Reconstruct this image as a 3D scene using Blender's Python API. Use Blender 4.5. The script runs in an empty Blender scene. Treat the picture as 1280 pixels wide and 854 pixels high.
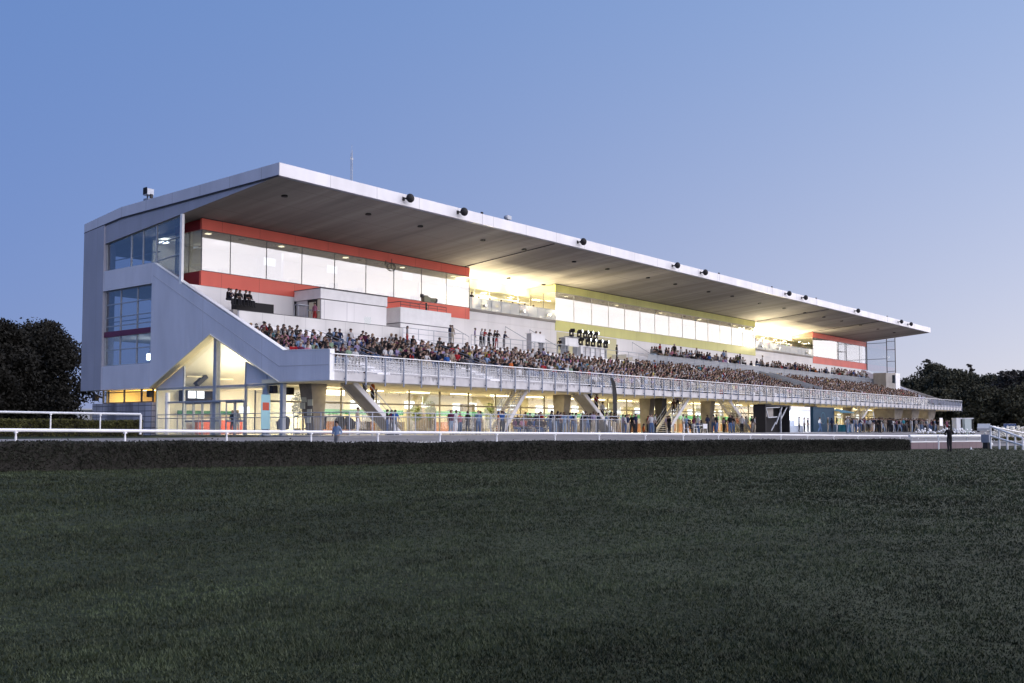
import bpy, bmesh, math, random
import numpy as np
from mathutils import Vector, Matrix
random.seed(7); rng = np.random.default_rng(7)
R_ = math.radians
scn = bpy.context.scene
COL = scn.collection
# ------------------------------------------------------------------ camera, sky, sun, exposure
CAM = np.array([-40.83, -48.02, 1.65]); YAW = math.atan2(1016, 1244.4); PITCH = R_(3.1)
FPX = 1244.4; SHIFT = 108.5 - FPX * math.tan(PITCH)
cd = bpy.data.cameras.new('camera'); cam = bpy.data.objects.new('camera', cd); COL.objects.link(cam)
cam.location = CAM
cam.rotation_euler = (math.pi / 2 + PITCH, 0, YAW - math.pi / 2)
cd.sensor_width = 36; cd.lens = FPX / 1280 * 36; cd.shift_y = SHIFT / 1280
cd.clip_start = 0.1; cd.clip_end = 6000
scn.camera = cam
SUN_AZ = YAW - R_(102)            # azimuth (from +X, counter-clockwise) of the afterglow: off to the right of the camera
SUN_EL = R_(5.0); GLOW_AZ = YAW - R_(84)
w = bpy.data.worlds.new('World'); scn.world = w; w.use_nodes = True
nt = w.node_tree; bg = nt.nodes['Background']
sky = nt.nodes.new('ShaderNodeTexSky'); sky.sky_type = 'NISHITA'; sky.sun_disc = False
sky.sun_elevation = SUN_EL; sky.sun_rotation = math.pi / 2 - SUN_AZ
sky.air_density = 1.0; sky.dust_density = 0.3; sky.ozone_density = 6.0
def wmath(op, a, b=None):
    n = nt.nodes.new('ShaderNodeMath'); n.operation = op
    for i, v in enumerate((a, b)):
        if v is None: continue
        if isinstance(v, (int, float)): n.inputs[i].default_value = v
        else: nt.links.new(v, n.inputs[i])
    return n.outputs[0]
def wscale(col, fac):          # colour times a factor socket
    n = nt.nodes.new('ShaderNodeVectorMath'); n.operation = 'SCALE'
    if isinstance(col, tuple): n.inputs[0].default_value = col
    else: nt.links.new(col, n.inputs[0])
    if isinstance(fac, (int, float)): n.inputs['Scale'].default_value = fac
    else: nt.links.new(fac, n.inputs['Scale'])
    return n.outputs[0]
def wadd(a, b):
    n = nt.nodes.new('ShaderNodeVectorMath'); n.operation = 'ADD'
    for i, v in enumerate((a, b)):
        if isinstance(v, tuple): n.inputs[i].default_value = v
        else: nt.links.new(v, n.inputs[i])
    return n.outputs[0]
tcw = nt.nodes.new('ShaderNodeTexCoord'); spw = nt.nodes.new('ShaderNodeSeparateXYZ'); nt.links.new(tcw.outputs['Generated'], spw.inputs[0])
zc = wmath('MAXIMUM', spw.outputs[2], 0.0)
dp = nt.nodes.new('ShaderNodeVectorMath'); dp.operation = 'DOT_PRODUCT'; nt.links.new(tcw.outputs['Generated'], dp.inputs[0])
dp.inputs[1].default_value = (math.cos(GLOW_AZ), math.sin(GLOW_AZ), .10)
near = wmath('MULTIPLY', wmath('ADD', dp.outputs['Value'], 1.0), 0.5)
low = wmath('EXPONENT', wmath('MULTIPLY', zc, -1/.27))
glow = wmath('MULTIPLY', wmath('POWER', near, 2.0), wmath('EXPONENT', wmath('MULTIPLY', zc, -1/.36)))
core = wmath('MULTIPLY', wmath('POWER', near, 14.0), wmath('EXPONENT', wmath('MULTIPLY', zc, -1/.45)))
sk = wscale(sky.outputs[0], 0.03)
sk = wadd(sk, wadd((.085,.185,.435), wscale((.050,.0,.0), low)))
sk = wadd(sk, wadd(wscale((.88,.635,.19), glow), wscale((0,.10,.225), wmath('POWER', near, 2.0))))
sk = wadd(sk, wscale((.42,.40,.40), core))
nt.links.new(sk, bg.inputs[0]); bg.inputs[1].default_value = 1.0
sd = bpy.data.lights.new('sun', 'SUN'); sun = bpy.data.objects.new('sun', sd); COL.objects.link(sun)
sd.energy = 5.0; sd.angle = R_(150); sd.color = (1.0, 0.90, 0.90)
sun.rotation_euler = Vector((math.cos(SUN_AZ) * math.cos(SUN_EL), math.sin(SUN_AZ) * math.cos(SUN_EL), math.sin(SUN_EL))).to_track_quat('Z', 'Y').to_euler()
scn.view_settings.view_transform = 'Standard'; scn.view_settings.look = 'None'
scn.view_settings.gamma = 1; scn.view_settings.use_curve_mapping = False
scn.view_settings.exposure = 0.13
scn.cycles.use_denoising = True
try: scn.cycles.denoiser = 'OPENIMAGEDENOISE'
except Exception: pass
scn.cycles.max_bounces = 7; scn.cycles.transparent_max_bounces = 14; scn.cycles.sample_clamp_indirect = 4
scn.cycles.caustics_reflective = False; scn.cycles.caustics_refractive = False

# ------------------------------------------------------------------ helpers
def at(px, py, X=None, Y=None, Zv=None, D=None):
    """the point of the place seen at a pixel of the 1280x854 photograph, on a given plane"""
    F = np.array([math.cos(YAW), math.sin(YAW), 0]); Rt = np.array([math.sin(YAW), -math.cos(YAW), 0]); U = np.array([0, 0, 1.])
    d = F * math.cos(PITCH) + U * math.sin(PITCH) + Rt * ((px - 640) / FPX) + (U * math.cos(PITCH) - F * math.sin(PITCH)) * ((427 - py + SHIFT) / FPX)
    if X is not None: t = (X - CAM[0]) / d[0]
    elif Y is not None: t = (Y - CAM[1]) / d[1]
    elif Zv is not None: t = (Zv - CAM[2]) / d[2]
    else: t = D / d.dot(F)
    return CAM + d * t

class MB:
    def __init__(s): s.v = []; s.f = []; s.m = []; s.sm = []
    def add(s, vs, fs, m=0, smooth=False):
        b = len(s.v); s.v += [tuple(map(float, q)) for q in vs]
        for f in fs: s.f.append(tuple(b + i for i in f)); s.m.append(m); s.sm.append(smooth)
        return s
    def box(s, x0, x1, y0, y1, z0, z1, m=0):
        v = [(x0,y0,z0),(x1,y0,z0),(x1,y1,z0),(x0,y1,z0),(x0,y0,z1),(x1,y0,z1),(x1,y1,z1),(x0,y1,z1)]
        return s.add(v, [(0,3,2,1),(4,5,6,7),(0,1,5,4),(1,2,6,5),(2,3,7,6),(3,0,4,7)], m)
    def prism_x(s, poly, x0, x1, m=0, mside=None, mcap=None):
        """poly in (y,z) extruded along x"""
        n = len(poly); v = [(x0, y, z) for y, z in poly] + [(x1, y, z) for y, z in poly]
        a = sum(poly[i][0] * poly[(i+1) % n][1] - poly[(i+1) % n][0] * poly[i][1] for i in range(n))
        c0, c1 = tuple(range(n)), tuple(range(n, 2*n))
        if a > 0: c0 = c0[::-1]
        else: c1 = c1[::-1]
        mc = m if mcap is None else mcap
        s.add(v, [c0, c1], mc); b = len(s.v) - 2*n
        for i in range(n):
            j = (i+1) % n; q = (b+i, b+j, b+n+j, b+n+i)
            s.f.append(q if a > 0 else q[::-1]); s.m.append(m if mside is None else mside[i]); s.sm.append(False)
        return s
    def prism_z(s, poly, z0, z1, m=0):
        n = len(poly); v = [(x, y, z0) for x, y in poly] + [(x, y, z1) for x, y in poly]
        a = sum(poly[i][0] * poly[(i+1) % n][1] - poly[(i+1) % n][0] * poly[i][1] for i in range(n))
        fs = [tuple(range(n))[::-1], tuple(range(n, 2*n))] if a > 0 else [tuple(range(n)), tuple(range(n, 2*n))[::-1]]
        for i in range(n):
            j = (i+1) % n; q = (i, j, n+j, n+i); fs.append(q if a > 0 else q[::-1])
        return s.add(v, fs, m)
    def tube(s, p, q, r, n=6, m=0, r2=None, smooth=True):
        p, q = Vector(p), Vector(q); d = (q - p)
        if d.length < 1e-6: return s
        d.normalize(); a = d.orthogonal().normalized(); b = d.cross(a); r2 = r if r2 is None else r2; v = []
        for c, rr in ((p, r), (q, r2)):
            for k in range(n):
                t = 2*math.pi*k/n; v.append(c + (a*math.cos(t) + b*math.sin(t))*rr)
        fs = [(k, (k+1) % n, n+(k+1) % n, n+k) for k in range(n)]
        s.add(v, fs, m, smooth); b0 = len(s.v) - 2*n
        s.f += [tuple(b0+k for k in range(n))[::-1], tuple(b0+n+k for k in range(n))]; s.m += [m, m]; s.sm += [False, False]
        return s
    def bar(s, p, q, wd, ht, m=0):
        """rectangular bar p->q, wd across (horizontal), ht up"""
        p, q = Vector(p), Vector(q); d = (q - p).normalized()
        up = Vector((0,0,1)) if abs(d.z) < .95 else Vector((0,1,0))
        a = d.cross(up).normalized() * wd/2; b = a.cross(d).normalized() * ht/2
        v = [p-a-b, p+a-b, p+a+b, p-a+b, q-a-b, q+a-b, q+a+b, q-a+b]
        return s.add(v, [(0,1,2,3),(4,7,6,5),(0,4,5,1),(1,5,6,2),(2,6,7,3),(3,7,4,0)], m)
    def ball(s, c, r, nu=10, nv=7, m=0, sc=(1,1,1)):
        v = [(c[0], c[1], c[2]-r*sc[2])]
        for i in range(1, nv):
            ph = -math.pi/2 + math.pi*i/nv
            for k in range(nu):
                t = 2*math.pi*k/nu
                v.append((c[0]+r*sc[0]*math.cos(ph)*math.cos(t), c[1]+r*sc[1]*math.cos(ph)*math.sin(t), c[2]+r*sc[2]*math.sin(ph)))
        v.append((c[0], c[1], c[2]+r*sc[2])); L = len(v)-1
        f = [(0, 1+(k+1) % nu, 1+k) for k in range(nu)]
        for i in range(nv-2):
            for k in range(nu):
                a = 1+i*nu+k; b = 1+i*nu+(k+1) % nu; f.append((a, b, b+nu, a+nu))
        f += [(L, L-nu+k, L-nu+(k+1) % nu) for k in range(nu)]
        return s.add(v, f, m, True)
    def build_split(s, name, mats, parent=None):
        """one object per connected piece"""
        par = list(range(len(s.v)))
        def find(i):
            while par[i] != i: par[i] = par[par[i]]; i = par[i]
            return i
        for f in s.f:
            for i in f[1:]: par[find(i)] = find(f[0])
        g = {}
        for f, m, sm in zip(s.f, s.m, s.sm): g.setdefault(find(f[0]), []).append((f, m, sm))
        out = []
        for fs in g.values():
            q = MB(); mp = {}
            for f, m, sm in fs:
                for i in f:
                    if i not in mp: mp[i] = len(q.v); q.v.append(s.v[i])
                q.f.append(tuple(mp[i] for i in f)); q.m.append(m); q.sm.append(sm)
            out.append(q.build(name, mats, parent))
        return out
    def build(s, name, mats, parent=None, loc=(0,0,0), rotz=0):
        me = bpy.data.meshes.new(name); me.from_pydata(s.v, [], s.f)
        if not isinstance(mats, (list, tuple)): mats = [mats]
        for x in mats: me.materials.append(x)
        me.polygons.foreach_set('material_index', s.m); me.polygons.foreach_set('use_smooth', s.sm); me.update()
        if any(s.sm) and not all(s.sm):          # flat caps keep a sharp rim
            ek = {tuple(sorted(e.vertices)): e.index for e in me.edges}; sh = [False]*len(me.edges)
            for p in me.polygons:
                if not p.use_smooth:
                    for k in p.edge_keys: sh[ek[tuple(sorted(k))]] = True
            at_ = me.attributes.new('sharp_edge', 'BOOLEAN', 'EDGE'); at_.data.foreach_set('value', sh)
        o = bpy.data.objects.new(name, me); COL.objects.link(o); o.location = loc; o.rotation_euler.z = rotz
        if parent is not None: o.parent = parent
        return o
def tag(o, label=None, cat=None, group=None, kind=None):
    if label: o['label'] = label
    if cat: o['category'] = cat
    if group: o['group'] = group
    if kind: o['kind'] = kind
    return o
def empty(name, label, cat, loc=(0,0,0), rotz=0, group=None):
    o = bpy.data.objects.new(name, None); COL.objects.link(o); o.location = loc; o.rotation_euler.z = rotz
    return tag(o, label, cat, group)
def copy_tree(o, parent=None):
    c = o.copy(); COL.objects.link(c)
    if parent is not None: c.parent = parent
    for ch in list(o.children): copy_tree(ch, c)
    return c
def np_mesh(name, V, Fq, mi, mats, smooth=False, parent=None):
    """mesh from numpy: V (n,3), Fq (m,k)"""
    me = bpy.data.meshes.new(name); k = Fq.shape[1]
    me.vertices.add(len(V)); me.vertices.foreach_set('co', V.astype(np.float32).ravel())
    me.loops.add(Fq.size); me.loops.foreach_set('vertex_index', Fq.astype(np.int32).ravel())
    me.polygons.add(len(Fq)); me.polygons.foreach_set('loop_start', np.arange(len(Fq), dtype=np.int32)*k)
    if mi is not None: me.polygons.foreach_set('material_index', np.asarray(mi, np.int32))
    if smooth: me.polygons.foreach_set('use_smooth', np.ones(len(Fq), bool))
    for x in (mats if isinstance(mats, (list, tuple)) else [mats]): me.materials.append(x)
    me.update(calc_edges=True); me.validate()
    o = bpy.data.objects.new(name, me); COL.objects.link(o)
    if parent is not None: o.parent = parent
    return o
ORD = 'zeroth first second third fourth fifth sixth seventh eighth ninth tenth eleventh twelfth thirteenth fourteenth fifteenth sixteenth seventeenth eighteenth nineteenth'.split()
TENS = {20: ('twenty', 'twentieth'), 30: ('thirty', 'thirtieth'), 40: ('forty', 'fortieth'), 50: ('fifty', 'fiftieth'), 60: ('sixty', 'sixtieth'), 70: ('seventy', 'seventieth')}
def ordn(n):
    if n < 20: return ORD[n]
    t = TENS[n//10*10]
    return t[1] if n % 10 == 0 else t[0] + '-' + ORD[n % 10]

# ------------------------------------------------------------------ materials
def mat(name, col, rough=.6, spec=.3, metal=0., nscale=0., namt=.15, bump=0., stretch=(1,1,1), emit=0., ecol=None):
    m = bpy.data.materials.new(name); m.use_nodes = True; t = m.node_tree; b = t.nodes['Principled BSDF']
    b.inputs['Base Color'].default_value = (*col, 1); b.inputs['Roughness'].default_value = rough
    b.inputs['Specular IOR Level'].default_value = spec; b.inputs['Metallic'].default_value = metal
    if nscale:
        tc = t.nodes.new('ShaderNodeTexCoord'); mp = t.nodes.new('ShaderNodeMapping'); mp.inputs['Scale'].default_value = stretch
        n = t.nodes.new('ShaderNodeTexNoise'); n.inputs['Scale'].default_value = nscale; n.inputs['Detail'].default_value = 5
        r = t.nodes.new('ShaderNodeValToRGB')
        r.color_ramp.elements[0].position = .3; r.color_ramp.elements[1].position = .7
        r.color_ramp.elements[0].color = (*[c*(1-namt) for c in col], 1); r.color_ramp.elements[1].color = (*[min(1, c*(1+namt)) for c in col], 1)
        t.links.new(tc.outputs['Object'], mp.inputs[0]); t.links.new(mp.outputs[0], n.inputs[0]); t.links.new(n.outputs[0], r.inputs[0]); t.links.new(r.outputs[0], b.inputs['Base Color'])
        if bump:
            bp = t.nodes.new('ShaderNodeBump'); bp.inputs['Strength'].default_value = bump; bp.inputs['Distance'].default_value = .02
            t.links.new(n.outputs[0], bp.inputs['Height']); t.links.new(bp.outputs[0], b.inputs['Normal'])
    if emit:
        b.inputs['Emission Color'].default_value = (*(ecol or col), 1); b.inputs['Emission Strength'].default_value = emit
    return m
def panel_mat(name, col, axis, step, jw, jcol, rough=.45, rib=0., ribaxis=1, namt=.06, axis2=None, step2=1.):
    """sheet cladding: joints every step along an axis, optional fine ribs"""
    m = mat(name, col, rough, .35, nscale=.35, namt=namt*1.6, bump=.0, stretch=(1.6,1.6,.5)); t = m.node_tree; b = t.nodes['Principled BSDF']
    src = b.inputs['Base Color'].links[0].from_socket
    tc = t.nodes.new('ShaderNodeTexCoord'); sp = t.nodes.new('ShaderNodeSeparateXYZ'); t.links.new(tc.outputs['Object'], sp.inputs[0])
    def joint(ax, st):
        d = t.nodes.new('ShaderNodeMath'); d.operation = 'DIVIDE'; d.inputs[1].default_value = st; t.links.new(sp.outputs[ax], d.inputs[0])
        f = t.nodes.new('ShaderNodeMath'); f.operation = 'FRACT'; t.links.new(d.outputs[0], f.inputs[0])
        l = t.nodes.new('ShaderNodeMath'); l.operation = 'LESS_THAN'; l.inputs[1].default_value = jw/st; t.links.new(f.outputs[0], l.inputs[0]); return l.outputs[0]
    j = joint(axis, step)
    if axis2 is not None:
        j2 = joint(axis2, step2); mx = t.nodes.new('ShaderNodeMath'); mx.operation = 'MAXIMUM'; t.links.new(j, mx.inputs[0]); t.links.new(j2, mx.inputs[1]); j = mx.outputs[0]
    mix = t.nodes.new('ShaderNodeMixRGB'); t.links.new(j, mix.inputs[0]); t.links.new(src, mix.inputs[1]); mix.inputs[2].default_value = (*jcol, 1)
    t.links.new(mix.outputs[0], b.inputs['Base Color'])
    if rib:
        mu = t.nodes.new('ShaderNodeMath'); mu.operation = 'MULTIPLY'; mu.inputs[1].default_value = 2*math.pi/rib; t.links.new(sp.outputs[ribaxis], mu.inputs[0])
        si = t.nodes.new('ShaderNodeMath'); si.operation = 'SINE'; t.links.new(mu.outputs[0], si.inputs[0])
        bp = t.nodes.new('ShaderNodeBump'); bp.inputs['Strength'].default_value = .35; bp.inputs['Distance'].default_value = .02
        t.links.new(si.outputs[0], bp.inputs['Height']); t.links.new(bp.outputs[0], b.inputs['Normal'])
    return m
def glass_mat(name, tint, refl, rough=.02, body=None, bodyfac=0., wavy=0.):
    """pane: transparent plus a Fresnel-weighted reflection; 'body' is the coating's own diffuse film"""
    m = bpy.data.materials.new(name); m.use_nodes = True; t = m.node_tree; t.nodes.clear()
    o = t.nodes.new('ShaderNodeOutputMaterial'); tr = t.nodes.new('ShaderNodeBsdfTransparent'); tr.inputs[0].default_value = (*tint, 1)
    g = t.nodes.new('ShaderNodeBsdfGlossy'); g.inputs['Roughness'].default_value = rough
    if wavy:
        tc = t.nodes.new('ShaderNodeTexCoord'); nn = t.nodes.new('ShaderNodeTexNoise'); nn.inputs['Scale'].default_value = .45; nn.inputs['Detail'].default_value = 3
        bp = t.nodes.new('ShaderNodeBump'); bp.inputs['Strength'].default_value = wavy; bp.inputs['Distance'].default_value = .08
        t.links.new(tc.outputs['Object'], nn.inputs[0]); t.links.new(nn.outputs[0], bp.inputs['Height']); t.links.new(bp.outputs[0], g.inputs['Normal'])
    lw = t.nodes.new('ShaderNodeLayerWeight'); lw.inputs[0].default_value = .5
    pw = t.nodes.new('ShaderNodeMath'); pw.operation = 'POWER'; pw.inputs[1].default_value = 5; t.links.new(lw.outputs['Facing'], pw.inputs[0])
    ad = t.nodes.new('ShaderNodeMath'); ad.operation = 'MULTIPLY_ADD'; ad.inputs[1].default_value = .9; ad.inputs[2].default_value = .03 + refl; ad.use_clamp = True; t.links.new(pw.outputs[0], ad.inputs[0])
    mx = t.nodes.new('ShaderNodeMixShader'); t.links.new(ad.outputs[0], mx.inputs[0]); t.links.new(tr.outputs[0], mx.inputs[1]); t.links.new(g.outputs[0], mx.inputs[2])
    last = mx.outputs[0]
    if body:
        df = t.nodes.new('ShaderNodeBsdfDiffuse'); df.inputs[0].default_value = (*body, 1)
        m2 = t.nodes.new('ShaderNodeMixShader'); m2.inputs[0].default_value = bodyfac; t.links.new(last, m2.inputs[1]); t.links.new(df.outputs[0], m2.inputs[2]); last = m2.outputs[0]
    t.links.new(last, o.inputs[0]); return m
M = {}
M['fascia'] = panel_mat('white_fascia_panel', (.78,.77,.80), 0, 4.4, .05, (.5,.5,.52))
M['roofskin'] = mat('roof_membrane', (.35,.36,.38), .8, nscale=.4)
M['edgeclad'] = panel_mat('grey_edge_cladding', (.58,.59,.68), 1, 3.6, .04, (.33,.34,.38))
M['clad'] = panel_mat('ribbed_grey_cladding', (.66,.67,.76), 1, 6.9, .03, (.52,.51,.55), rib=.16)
M['claddark'] = panel_mat('darker_grey_cladding', (.36,.37,.45), 1, 3.2, .03, (.30,.295,.34), rib=.16)  # darker copy of the ribbed cladding; paints the corner pier's shade into colour
M['trim'] = mat('dark_trim', (.045,.04,.05), .6)
M['seam'] = mat('cladding_seam', (.50,.50,.55), .5); M['lightmullion'] = mat('pale_mullion', (.45,.45,.47), .5)
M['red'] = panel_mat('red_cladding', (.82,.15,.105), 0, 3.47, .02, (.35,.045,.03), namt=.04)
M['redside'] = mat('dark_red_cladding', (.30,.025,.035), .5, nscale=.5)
M['yellow'] = panel_mat('yellow_cladding', (.76,.75,.27), 0, 3.47, .02, (.45,.42,.09), namt=.04)
M['paleyellow'] = mat('pale_yellow_wall', (.72,.68,.42), .6, nscale=.5, namt=.05)
M['burg'] = mat('burgundy_panel', (.13,.03,.075), .5, nscale=.6)
M['white'] = panel_mat('white_wall', (.88,.87,.88), 0, 3.47, .02, (.6,.6,.61), namt=.04)
M['whitepaint'] = mat('white_paint', (.87,.87,.88), .4, nscale=2., namt=.05)
M['cream'] = mat('cream_plaster', (.78,.72,.55), .8, nscale=.6, namt=.06)
M['ceiling'] = mat('white_ceiling', (.80,.77,.68), .8, nscale=.3, namt=.05)
M['galv'] = mat('galvanised_steel', (.40,.43,.49), .45, .4, .3, nscale=3., namt=.12)
M['bluesteel'] = mat('blue_grey_steel', (.22,.25,.32), .5, nscale=2., namt=.1)
M['darkmetal'] = mat('black_metal', (.025,.023,.027), .5, nscale=4., namt=.2)
M['mullion'] = mat('dark_mullion', (.07,.07,.08), .5)
M['mirror'] = glass_mat('coated_glass', (.70,.72,.75), .30, body=(.75,.73,.76), bodyfac=.14, wavy=.03)
M['clear'] = glass_mat('clear_glass', (.93,.95,.95), .02)
M['window'] = glass_mat('blue_window_glass', (.62,.66,.72), .13)
M['frost'] = glass_mat('frosted_balustrade_glass', (.78,.80,.82), .10, body=(.62,.65,.69), bodyfac=.45)
M['stone'] = mat('split_stone', (.20,.19,.21), .9, nscale=3., namt=.3, bump=.4)
M['seat'] = mat('bench_grey', (.45,.45,.47), .6, nscale=1.)
M['interiorfloor'] = mat('tiled_floor', (.42,.37,.30), .35, nscale=1.2, namt=.12)
M['redcounter'] = mat('red_counter', (.55,.10,.06), .5, nscale=1., namt=.05)
M['green'] = mat('green_sign_band', (.03,.15,.085), .5)
M['black'] = mat('matte_black', (.018,.017,.02), .7)
M['navy'] = mat('navy_canvas', (.012,.045,.085), .7, nscale=1., namt=.15)
M['teal'] = mat('teal_canvas', (.02,.13,.19), .6, nscale=1.5, namt=.1)
M['warmlamp'] = mat('warm_lamp_lens', (1,.9,.7), .4, emit=6., ecol=(1,.86,.55))
M['coollamp'] = mat('cool_lamp_lens', (.9,.95,1), .4, emit=14., ecol=(.9,.96,1))
M['screen'] = mat('lit_screen', (.8,.85,.9), .3, emit=1.6, ecol=(.82,.88,1))
def soffit_mat():
    m = mat('board_marked_soffit', (.36,.33,.30), .85, nscale=.22, namt=.28, bump=.0, stretch=(1.0,.16,1)); t = m.node_tree; b = t.nodes['Principled BSDF']
    src = b.inputs['Base Color'].links[0].from_socket
    tc = t.nodes.new('ShaderNodeTexCoord'); mp = t.nodes.new('ShaderNodeMapping'); mp.inputs['Scale'].default_value = (1, .05, .05)
    n = t.nodes.new('ShaderNodeTexNoise'); n.inputs['Scale'].default_value = 1.1; n.inputs['Detail'].default_value = 4
    t.links.new(tc.outputs['Object'], mp.inputs[0]); t.links.new(mp.outputs[0], n.inputs[0])
    r = t.nodes.new('ShaderNodeValToRGB'); r.color_ramp.elements[0].color = (.84,.84,.84,1); r.color_ramp.elements[1].color = (1.08,1.08,1.08,1)
    r.color_ramp.elements[0].position = .35; r.color_ramp.elements[1].position = .65; t.links.new(n.outputs[0], r.inputs[0])
    mx = t.nodes.new('ShaderNodeMixRGB'); mx.blend_type = 'MULTIPLY'; mx.inputs[0].default_value = 1; t.links.new(src, mx.inputs[1]); t.links.new(r.outputs[0], mx.inputs[2])
    sp = t.nodes.new('ShaderNodeSeparateXYZ'); t.links.new(tc.outputs['Object'], sp.inputs[0])
    d = t.nodes.new('ShaderNodeMath'); d.operation = 'DIVIDE'; d.inputs[1].default_value = 3.55; t.links.new(sp.outputs[1], d.inputs[0])
    f = t.nodes.new('ShaderNodeMath'); f.operation = 'FRACT'; t.links.new(d.outputs[0], f.inputs[0])
    l = t.nodes.new('ShaderNodeMath'); l.operation = 'LESS_THAN'; l.inputs[1].default_value = .015; t.links.new(f.outputs[0], l.inputs[0])
    m3 = t.nodes.new('ShaderNodeMixRGB'); t.links.new(l.outputs[0], m3.inputs[0]); t.links.new(mx.outputs[0], m3.inputs[1]); m3.inputs[2].default_value = (.24,.225,.21,1)
    t.links.new(m3.outputs[0], b.inputs['Base Color']); return m
M['soffit'] = soffit_mat()
def stained(name, col, dark, zlo, zhi, amt=.55):
    """concrete whose upper edge carries dark run-off streaks"""
    m = mat(name, col, .8, nscale=.9, namt=.14, bump=.1); t = m.node_tree; b = t.nodes['Principled BSDF']
    src = b.inputs['Base Color'].links[0].from_socket
    tc = t.nodes.new('ShaderNodeTexCoord'); mp = t.nodes.new('ShaderNodeMapping'); mp.inputs['Scale'].default_value = (1, 1, .12)
    n = t.nodes.new('ShaderNodeTexNoise'); n.inputs['Scale'].default_value = 5.; n.inputs['Detail'].default_value = 4
    n2 = t.nodes.new('ShaderNodeTexNoise'); n2.inputs['Scale'].default_value = .35
    t.links.new(tc.outputs['Object'], mp.inputs[0]); t.links.new(mp.outputs[0], n.inputs[0]); t.links.new(tc.outputs['Object'], n2.inputs[0])
    sp = t.nodes.new('ShaderNodeSeparateXYZ'); t.links.new(tc.outputs['Object'], sp.inputs[0])
    mr = t.nodes.new('ShaderNodeMapRange'); mr.inputs[1].default_value = zlo; mr.inputs[2].default_value = zhi; mr.inputs[3].default_value = .45; mr.inputs[4].default_value = 1; t.links.new(sp.outputs[2], mr.inputs[0])
    mu = t.nodes.new('ShaderNodeMath'); mu.operation = 'MULTIPLY'; t.links.new(n.outputs[0], mu.inputs[0]); t.links.new(mr.outputs[0], mu.inputs[1])
    mu2 = t.nodes.new('ShaderNodeMath'); mu2.operation = 'MULTIPLY'; t.links.new(mu.outputs[0], mu2.inputs[0]); t.links.new(n2.outputs[0], mu2.inputs[1])
    r = t.nodes.new('ShaderNodeValToRGB'); r.color_ramp.elements[0].position = .24; r.color_ramp.elements[1].position = .30
    r.color_ramp.elements[0].color = (0,0,0,1); r.color_ramp.elements[1].color = (amt,amt,amt,1); t.links.new(mu2.outputs[0], r.inputs[0])
    mx = t.nodes.new('ShaderNodeMixRGB'); t.links.new(r.outputs[0], mx.inputs[0]); t.links.new(src, mx.inputs[1]); mx.inputs[2].default_value = (*dark, 1)
    t.links.new(mx.outputs[0], b.inputs['Base Color']); return m
M['slab'] = stained('stained_balcony_concrete', (.58,.57,.58), (.06,.055,.06), 4.66, 5.2)
M['concrete'] = mat('grey_concrete', (.34,.32,.30), .85, nscale=.8, namt=.18, bump=.15)
M['tier'] = mat('pale_tier_concrete', (.66,.65,.66), .85, nscale=.7, namt=.12)

# ------------------------------------------------------------------ ground
HA, HB = np.array([-25.06, -11.99]), np.array([36.2, -23.77])      # foot line of the long hedge
HD = (HB - HA) / np.linalg.norm(HB - HA); HN = np.array([-HD[1], HD[0]])
def hedge_off(x, y): return (x - HA[0]) * HN[0] + (y - HA[1]) * HN[1]
def gz(x, y):
    """height of the ground: flat grass in front of the hedge, rising behind it to the terrace"""
    s = hedge_off(x, y); yl = HA[1] + (x - HA[0]) * HD[1] / HD[0]
    full = max((-3.6 - yl) * HN[1] - 2.0, 4.0)
    t = min(1, max(0, (s - 1.6) / full)); t = t*t*(3-2*t)
    z = 1.13 * t
    if s < 0: z = .0
    if x < -8 and s < 0: z += .13 * min(1, (-8 - x) / 17) * min(1, max(0, (s + 20) / 20))
    elif x < -8: z += .13 * min(1, (-8 - x) / 17) * (1 - t)
    return z
def ground_grid(name, xs, ys, m, dz=0., keep=None):
    V = []; F = []; idx = {}
    for i, x in enumerate(xs):
        for j, y in enumerate(ys):
            idx[i, j] = len(V); V.append((x, y, gz(x, y) + dz))
    for i in range(len(xs)-1):
        for j in range(len(ys)-1):
            if keep and not keep((xs[i]+xs[i+1])/2, (ys[j]+ys[j+1])/2): continue
            F.append((idx[i,j], idx[i+1,j], idx[i+1,j+1], idx[i,j+1]))
    return np_mesh(name, np.array(V), np.array(F), None, m, smooth=True)
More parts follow.
